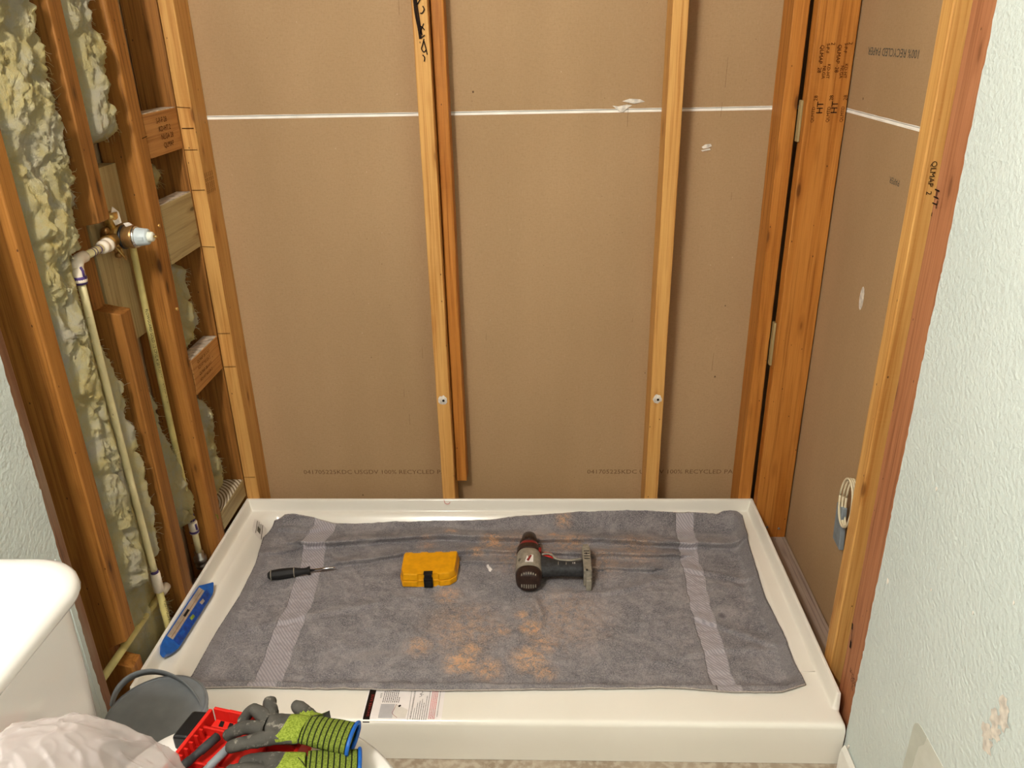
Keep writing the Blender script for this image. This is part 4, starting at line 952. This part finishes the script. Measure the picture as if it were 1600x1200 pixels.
b.box((1.0145, .545, dzc + .0213), (1.0180, .551, dzc + .0235)); b.box((1.012, .474, dzc + .0213), (1.017, .479, dzc + .0235)); b.build('rail_slots', M['black'], dr)

# ------------------------------------------------------------------ torpedo level leaning on the left rim
e0 = Vector((.0245, .295, .1075)); tilt_ = Matrix.Rotation(math.radians(40), 3, 'Y'); yaw_ = Matrix.Rotation(math.radians(-2), 3, 'Z')
def lv(a, c2, h): return e0 + yaw_ @ (tilt_ @ Vector((a, c2, h)))
lvl = root('torpedo_level', e0, 'blue torpedo level with a clear silver edge leaning on the left rim', 'level')
pf = [(-.020, -.095), (-.017, -.112), (-.006, -.126), (.004, -.130), (.013, -.118), (.0215, -.096), (.0215, .098), (.018, .112), (.008, .134), (.005, .136), (-.006, .118), (-.020, .100)]
b = MB(); b.prism(pf, -.008, .008, lv, .002); b.build('frame', M['blue'], lvl)
b = MB(); b.prism([(-.0175, -.086), (-.001, -.086), (-.001, .092), (-.0175, .092)], .0082, .0105, lv, .0006); b.build('silver_rail', M['alu'], lvl)
b = MB(); b.prism([(-.0078, -.084), (-.0066, -.084), (-.0066, .090), (-.0078, .090)], .0106, .0111, lv); b.build('rail_groove', M['brass_dark'], lvl)
b = MB(); b.prism([(-.012, -.012), (-.006, -.012), (-.006, .012), (-.012, .012)], .0106, .0120, lv); b.build('vial_window', M['black'], lvl)
b = MB(); b.prism([(.001, -.086), (.019, -.090), (.019, .092), (.001, .100)], .0082, .0092, lv, .0004); b.build('face_print', M['blue_deep'], lvl)
for c2, mat in ((-.055, 'blue'), (.0, 'knit'), (.058, 'alu')):
    b = MB(); b.prism([(.004, c2 - .007), (.012, c2 - .009), (.013, c2 + .006), (.006, c2 + .009)], .0092, .0100, lv); b.build('vial', M[mat], lvl)

# ------------------------------------------------------------------ toilet
TY = -.535
to = root('toilet', (.35, TY, FLOOR), 'white two piece toilet against the left wall with closed lid', 'toilet')
def rr(cx, cy, hx, hy, r, z, n=8): return [Vector((x, y, z)) for x, y in rounded((cx, cy), hx, hy, r, n)]
b = MB(); cx_ = .136
b.loft([rr(.125, TY, .095, .170, .04, .415), rr(.130, TY, .108, .184, .045, .44), rr(.130, TY, .112, .192, .05, .58), rr(.130, TY, .114, .194, .05, .700), rr(.130, TY, .110, .188, .05, .730)])
b.build('tank', M['porcelain'], to)
b = MB(); lx, hx_, hy_ = .146, .134, .198
b.loft([rr(lx, TY, hx_ - .016, hy_ - .016, .060, .722), rr(lx, TY, hx_ - .004, hy_ - .004, .070, .728), rr(lx, TY, hx_, hy_, .074, .736), rr(lx, TY, hx_ - .001, hy_ - .001, .074, .746), rr(lx, TY, hx_ - .006, hy_ - .006, .070, .754), rr(lx, TY, hx_ - .018, hy_ - .018, .06, .762), rr(lx, TY, hx_ - .035, hy_ - .035, .05, .768), rr(lx, TY, hx_ - .06, hy_ - .06, .04, .771)])
b.build('tank_lid', M['porcelain'], to)
BYc = -.500
def oval(z, ax_, ay, x0=.275, fx=.48, n=56):
    out = []
    for j in range(n):
        a = 2 * math.pi * j / n; ca, sa = math.cos(a), math.sin(a)
        x = fx + (ax_ if ca > 0 else (fx - x0)) * (ca if ca > 0 else -abs(ca) ** .75); y = BYc + ay * (abs(sa) ** (1 if ca > 0 else .72)) * (1 if sa > 0 else -1)
        out.append(Vector((x, y, z)))
    return out
b = MB(); b.loft([oval(FLOOR + .001, .11, .105, .16, .36), oval(.02, .105, .10, .16, .36), oval(.15, .12, .105, .17, .38), oval(.28, .17, .135, .20, .42), oval(.36, .205, .165, .24, .46), oval(.392, .215, .175, .25, .48)]); b.build('bowl', M['porcelain'], to)
MB().loft([rr(.18, TY + .01, .12, .12, .03, .30), rr(.16, TY, .12, .15, .03, .395), rr(.14, TY, .10, .155, .03, .414)]).build('tank_shelf', M['porcelain'], to)
b = MB(); b.loft([oval(.394, .225, .183, .27), oval(.398, .229, .188, .268), oval(.410, .230, .189, .266), oval(.414, .226, .185, .268)]); b.build('seat', M['seat'], to)
b = MB(); b.loft([oval(.4155, .226, .186, .268), oval(.419, .230, .190, .265), oval(.426, .230, .190, .265), oval(.431, .224, .184, .27), oval(.434, .20, .160, .29), oval(.4355, .12, .10, .36)]); b.build('lid', M['seat'], to)

# ------------------------------------------------------------------ bucket
bx, by, bzt = .202, -.185, .305
bk = root('grey_pail', (bx, by, FLOOR), 'slate grey plastic pail with lid standing between toilet tank and pan', 'pail')
MB().lathe([(FLOOR + .001, .066), (FLOOR + .004, .069), (.26, .083), (.285, .084), (.300, .088), (.305, .088), (.3055, .084)], (bx, by, 0), (0, 0, 1), 48).build('pail_body', M['bucket'], bk)
MB().lathe([(.3005, .0835), (.3065, .0845), (.3075, .082), (.304, .0795), (.3025, .076), (.3022, .02)], (bx, by, 0), (0, 0, 1), 48).build('lid', M['bucket_in'], bk)
b = MB(); rings = []
for i in range(41):
    a = math.pi * i / 40; r_ = .094; up = Vector((-.30, .80, .15)).normalized(); si = Vector((.985, -.17, 0)).normalized()
    c_ = Vector((bx, by, .296)) + si * (-r_ * math.cos(a)) + up * (.094 * math.sin(a)); nn = (si * (-math.cos(a)) + up * math.sin(a)).normalized(); bb = si.cross(up).normalized()
    rings.append([c_ + nn * .0015 + bb * .0075, c_ + nn * .0015 - bb * .0075, c_ - nn * .0015 - bb * .0075, c_ - nn * .0015 + bb * .0075])
b.loft(rings, True, True, True); b.build('handle', M['bucket'], bk)

# ------------------------------------------------------------------ plastic bag on the closed lid
b = MB(); n, m_ = 320, 190; vs = []
for j in range(m_ + 1):
    ph = math.pi * j / m_
    for i in range(n):
        th = 2 * math.pi * i / n; s_ = math.sin(ph)
        d = Vector((s_ * math.cos(th), s_ * math.sin(th), math.cos(ph)))
        wr_ = 0
        for sc_, am in ((4, .030), (7, .024), (13, .006)):
            q = noise.noise(d * sc_ * .5 + Vector((sc_, 0, 0))); wr_ += am * ((1 - min(1, abs(q) * 3.2)) ** 1.25 * 1.8 - .45)
        k2 = 1 + wr_
        P = Vector((.075 * d.x * k2, .155 * d.y * k2, .155 * d.z * k2 - 1.1 * .155 * d.y)) + Vector((.378, -.60, .575))
        P.x = max(P.x, .290 + .002 * noise.noise(d * 9)); P.z = max(P.z, .4375 + .0015 * abs(noise.noise(d * 12)))
        vs.append(P)
fs = [(j * n + i, j * n + (i + 1) % n, (j + 1) * n + (i + 1) % n, (j + 1) * n + i) for j in range(m_) for i in range(n)]
b.add(vs, fs, True); bmesh.ops.remove_doubles(b.bm, verts=b.bm.verts, dist=.00005)
tag(b.build('plastic_bag', M['film'], None, (.37, -.60, .4375)), 'crumpled translucent white plastic bag resting on the toilet lid', 'bag')

# ------------------------------------------------------------------ red socket case on the lid
q0 = Vector((.387, -.330, .437)); ux = Vector((.972, -.235, 0)).normalized(); uy = Vector((-.235, -.972, 0)).normalized()
def rc(a, c2, h): p = q0 + ux * a + uy * c2; return (p.x, p.y, p.z + h)
CW, CL = .172, .165
rcs = root('socket_case', rc(CW / 2, CL / 2, 0), 'open red plastic socket and bit tray lying on the toilet lid', 'tool case')
b = MB(); b.prism([(0, .012), (.010, 0), (.034, 0), (.036, .004), (.082, .004), (.084, 0), (.118, 0), (.120, .004), (.150, .004), (.152, 0), (.166, 0), (CW, .010), (CW, CL), (0, CL)], 0, .010, rc, .0015); b.build('tray_floor', M['red'], rcs)
b = MB()
for (a0, c0, a1, c1, h) in ((.006, .000, .166, .005, .034), (0, .006, .006, CL, .034), (CW - .006, .006, CW, CL, .034), (.006, .030, .166, .034, .026), (.012, .086, .160, .090, .022), (.006, .140, .166, .145, .028), (.060, .034, .063, .14, .018), (.110, .034, .113, .14, .018), (.036, .004, .082, .009, .040), (.120, .004, .150, .009, .038)):
    b.prism([(a0, c0), (a1, c0), (a1, c1), (a0, c1)], .009, h, rc, .001)
b.build('tray_walls', M['red'], rcs)
b = MB(); b.prism([(.014, .012), (.160, .012), (.160, .026), (.014, .026)], .009, .022, rc, .001); b.build('bit_rack', M['red'], rcs)
for i in range(9):
    b = MB(); a = .024 + .0155 * i; b.prism([(a, .0145), (a + .006, .0145), (a + .009, .0235), (a + .002, .0235)], .0215, .0235, rc); b.build('bit_slot', M['black'], rcs)
b = MB(); b.prism([(-.026, .012), (-.002, .008), (-.002, .060), (-.026, .064)], .002, .030, rc, .004); b.build('latch', M['black'], rcs)
b = MB()
for i in range(3, 8): b.prism([(.012 + .006 * i, .147), (.014 + .006 * i, .147), (.014 + .006 * i, .156), (.012 + .006 * i, .156)], .009, .026, rc)
b.build('tray_ribs', M['red'], rcs)
b = MB()
for i in range(7): b.prism([(.006, .040 + .012 * i), (.012, .040 + .012 * i), (.012, .043 + .012 * i), (.006, .043 + .012 * i)], .009, .030, rc)
b.build('tray_ribs', M['red'], rcs)
def bar(name, label, a0, c0, a1, c1, h, r_, mat, tip=None, cat='socket'):
    P = Vector(rc(a0, c0, h)); Q = Vector(rc(a1, c1, h)); d = (Q - P); L_ = d.length
    o = root(name, P, label, cat)
    MB().lathe([(0, r_ * .8), (.001, r_), (L_ * .30, r_), (L_ * .31, r_ * .86), (L_ * .55, r_ * .86), (L_ * .56, r_), (L_ - .001, r_), (L_, r_ * .8)], P, d, 20).build('barrel', M[mat], o)
    if tip: MB().lathe([(-.010, r_ * .78), (-.001, r_ * .78), (0, r_ * .5)], P, d, 16).build('tip', M[tip], o)
    return o
bar('socket_extension', 'dark grey extension bar in the left slot of the red tray', .020, .112, .040, .044, .028, .0068, 'tool_dark', 'dull_metal')
bar('deep_socket', 'bright steel socket in the middle of the red tray', .047, .120, .055, .098, .024, .0062, 'chrome')
bar('deep_socket', 'small steel socket at the near end of the red tray', .070, .128, .078, .108, .026, .0062, 'chrome')
bar('ratchet_handle', 'long slate blue tool handle lying across the red tray', .052, .160, .076, .050, .036, .0060, 'bucket', None, 'tool handle')

# ------------------------------------------------------------------ gloves
def glove(name, label, base, tips, thumb, cuff_end, h0, mats, cuffw=.034):
    """hand lying palm down: base = knuckle line centre list, tips = list of finger polylines"""
    o = root(name, cuff_end, label, 'glove')
    me = bpy.data.meshes.new('hand'); V = []; E = []; Rr = []
    def addv(p, r_): V.append(Vector(p) - ORG[o.name]); Rr.append(r_); return len(V) - 1
    wrist = addv(base[0], (.024, .013)); pc = addv(base[1], (.030, .013)); E.append((wrist, pc))
    for i, chain in enumerate(tips):
        prev = pc
        for j, p in enumerate(chain):
            r_ = (.0105, .0095)[j > 1] if j else .0118
            cur = addv(p, (r_, r_)); E.append((prev, cur)); prev = cur
    prev = wrist
    for j, p in enumerate(thumb):
        cur = addv(p, (.0125 - .001 * j, .0125 - .001 * j)); E.append((prev, cur)); prev = cur
    me.from_pydata(V, E, []); ho = bpy.data.objects.new('hand', me); COL.objects.link(ho); ho.parent = o; ORG[ho.name] = ORG[o.name]
    sk = ho.modifiers.new('skin', 'SKIN'); sk.use_smooth_shade = True
    for i, r_ in enumerate(Rr): me.skin_vertices[0].data[i].radius = r_; 
    me.skin_vertices[0].data[0].use_root = True
    sb = ho.modifiers.new('sub', 'SUBSURF'); sb.levels = 2; sb.render_levels = 2
    dg = bpy.context.evaluated_depsgraph_get(); nm = bpy.data.meshes.new_from_object(ho.evaluated_get(dg)); ho.modifiers.clear(); ho.data = nm; bpy.data.meshes.remove(me)
    nm.materials.clear()
    for mm in mats: nm.materials.append(mm)
    L = ORG[o.name]; kc = Vector(base[1]) - L; wc = Vector(base[0]) - L
    for f in nm.polygons:
        c = Vector(f.center); f.use_smooth = True
        t = (c - wc).dot((kc - wc).normalized()) / (kc - wc).length
        top = f.normal.z > .15
        lim = 1.05 + .25 * noise.noise(c * 40)
        f.material_index = 1 if (top and t < lim and abs((c - wc).cross((kc - wc).normalized()).length) < .030) else 0
    for v in nm.vertices: v.co += Vector((0, 0, 1)) * .0012 * fbm(v.co * 90) + Vector(v.normal) * .0008 * fbm(v.co * 160)
    # cuff: flattened tube from wrist to cuff_end
    w0 = Vector(base[0]); w1 = Vector(cuff_end); d = (w1 - w0); sidev = d.cross(Vector((0, 0, 1))).normalized(); upv = sidev.cross(d).normalized()
    if upv.z < 0: upv = -upv
    rings = []; N = 40; K = 14
    for kk in range(K + 1):
        t = kk / K; c = w0 + d * (t * 1.25 - .30); wd_ = .024 + (cuffw - .024) * t ** .7; ht = .0125 + .004 * t
        rings.append([c + sidev * wd_ * math.cos(a) * (1 + .02 * math.sin(9 * a + kk)) + upv * ht * math.sin(a) for a in [2 * math.pi * i / N for i in range(N)]])
    b = MB(); b.loft(rings, True, False, True)
    uvl = b.bm.loops.layers.uv.new('UVMap'); b.bm.verts.index_update()
    for f in b.bm.faces:
        for lp in f.loops: ii = lp.vert.index; lp[uvl].uv = ((ii // N) / K, (ii % N) / N)
    b.build('knit_cuff', M['cuff'], o)
    last = rings[-1]; b = MB(); b.tube(last + [last[0]], .0030, 8, False); b.build('cuff_hem', M['blue'], o)
    rin = [[p * .999 + (w0 + d * .88) * 0 for p in last], [(Vector(p) - (w0 + d)) * .9 + (w0 + d) - d * .35 for p in last]]
    b = MB(); b.loft(rin, True, False, True); b.build('cuff_lining', M['latex'], o)
    return o
H0 = .496
glove('work_glove', 'coated work glove with lime green back on the red tray, upper of the pair',
      [(.572, -.400, H0), (.528, -.396, H0 + .003)],
      [[(.503, -.376, H0 + .002), (.486, -.352, H0 + .010), (.494, -.346, H0 - .004)],
       [(.498, -.386, H0 + .004), (.470, -.368, H0 + .012), (.458, -.372, H0 - .002), (.452, -.384, H0 - .010)],
       [(.497, -.400, H0 + .002), (.470, -.398, H0 + .006), (.448, -.402, H0 - .002), (.436, -.408, H0 - .008)],
       [(.503, -.414, H0), (.478, -.420, H0), (.458, -.424, H0 - .004), (.446, -.424, H0 - .008)]],
      [(.560, -.376, H0 - .004), (.538, -.356, H0 - .006), (.520, -.345, H0 - .002)],
      (.628, -.408, H0 - .006), H0, [M['latex'], M['knit']], .026)
H1 = .480
glove('work_glove', 'coated work glove half hidden under the other one, at the near side',
      [(.585, -.446, H1), (.535, -.450, H1)],
      [[(.507, -.436, H1), (.485, -.438, H1), (.468, -.442, H1 - .002)],
       [(.503, -.450, H1), (.476, -.454, H1), (.454, -.456, H1 - .002)],
       [(.504, -.464, H1), (.480, -.470, H1), (.460, -.476, H1 - .002)],
       [(.508, -.478, H1), (.490, -.486, H1), (.474, -.494, H1 - .002)]],
      [(.560, -.470, H1), (.530, -.492, H1), (.51, -.505, H1)],
      (.640, -.436, H1 - .012), H1, [M['latex'], M['knit']], .028)

# ------------------------------------------------------------------ small debris in the left bay
b = MB(); rnd = random.Random(12)
for i in range(26):
    c = Vector((rnd.uniform(-.08, -.01), rnd.uniform(-.005, .075) if i < 12 else rnd.uniform(.13, .34), PL)); s_ = rnd.uniform(.005, .012)
    vs = [c + Vector((rnd.uniform(-s_, s_), rnd.uniform(-s_, s_), rnd.uniform(0, s_))) for _ in range(6)]
    b.add(vs, [(0, 1, 2), (0, 2, 3), (0, 3, 4), (0, 4, 5), (0, 5, 1), (1, 3, 5), (2, 4, 1)])
tag(b.build('debris', M['wax'], None, (-.045, .1, PL)), 'pale plaster crumbs on the bottom plate of the left bay', 'debris', None, 'stuff')
# vanity light bar (out of view, on the left wall)
vl = root('vanity_light', (.03, -1.255, 2.20), 'polished vanity light bar high on the left wall behind the viewer', 'light fixture')
MB().box((.0125, -1.58, 2.16), (.045, -.93, 2.24), .004).build('back_plate', M['chrome'], vl)
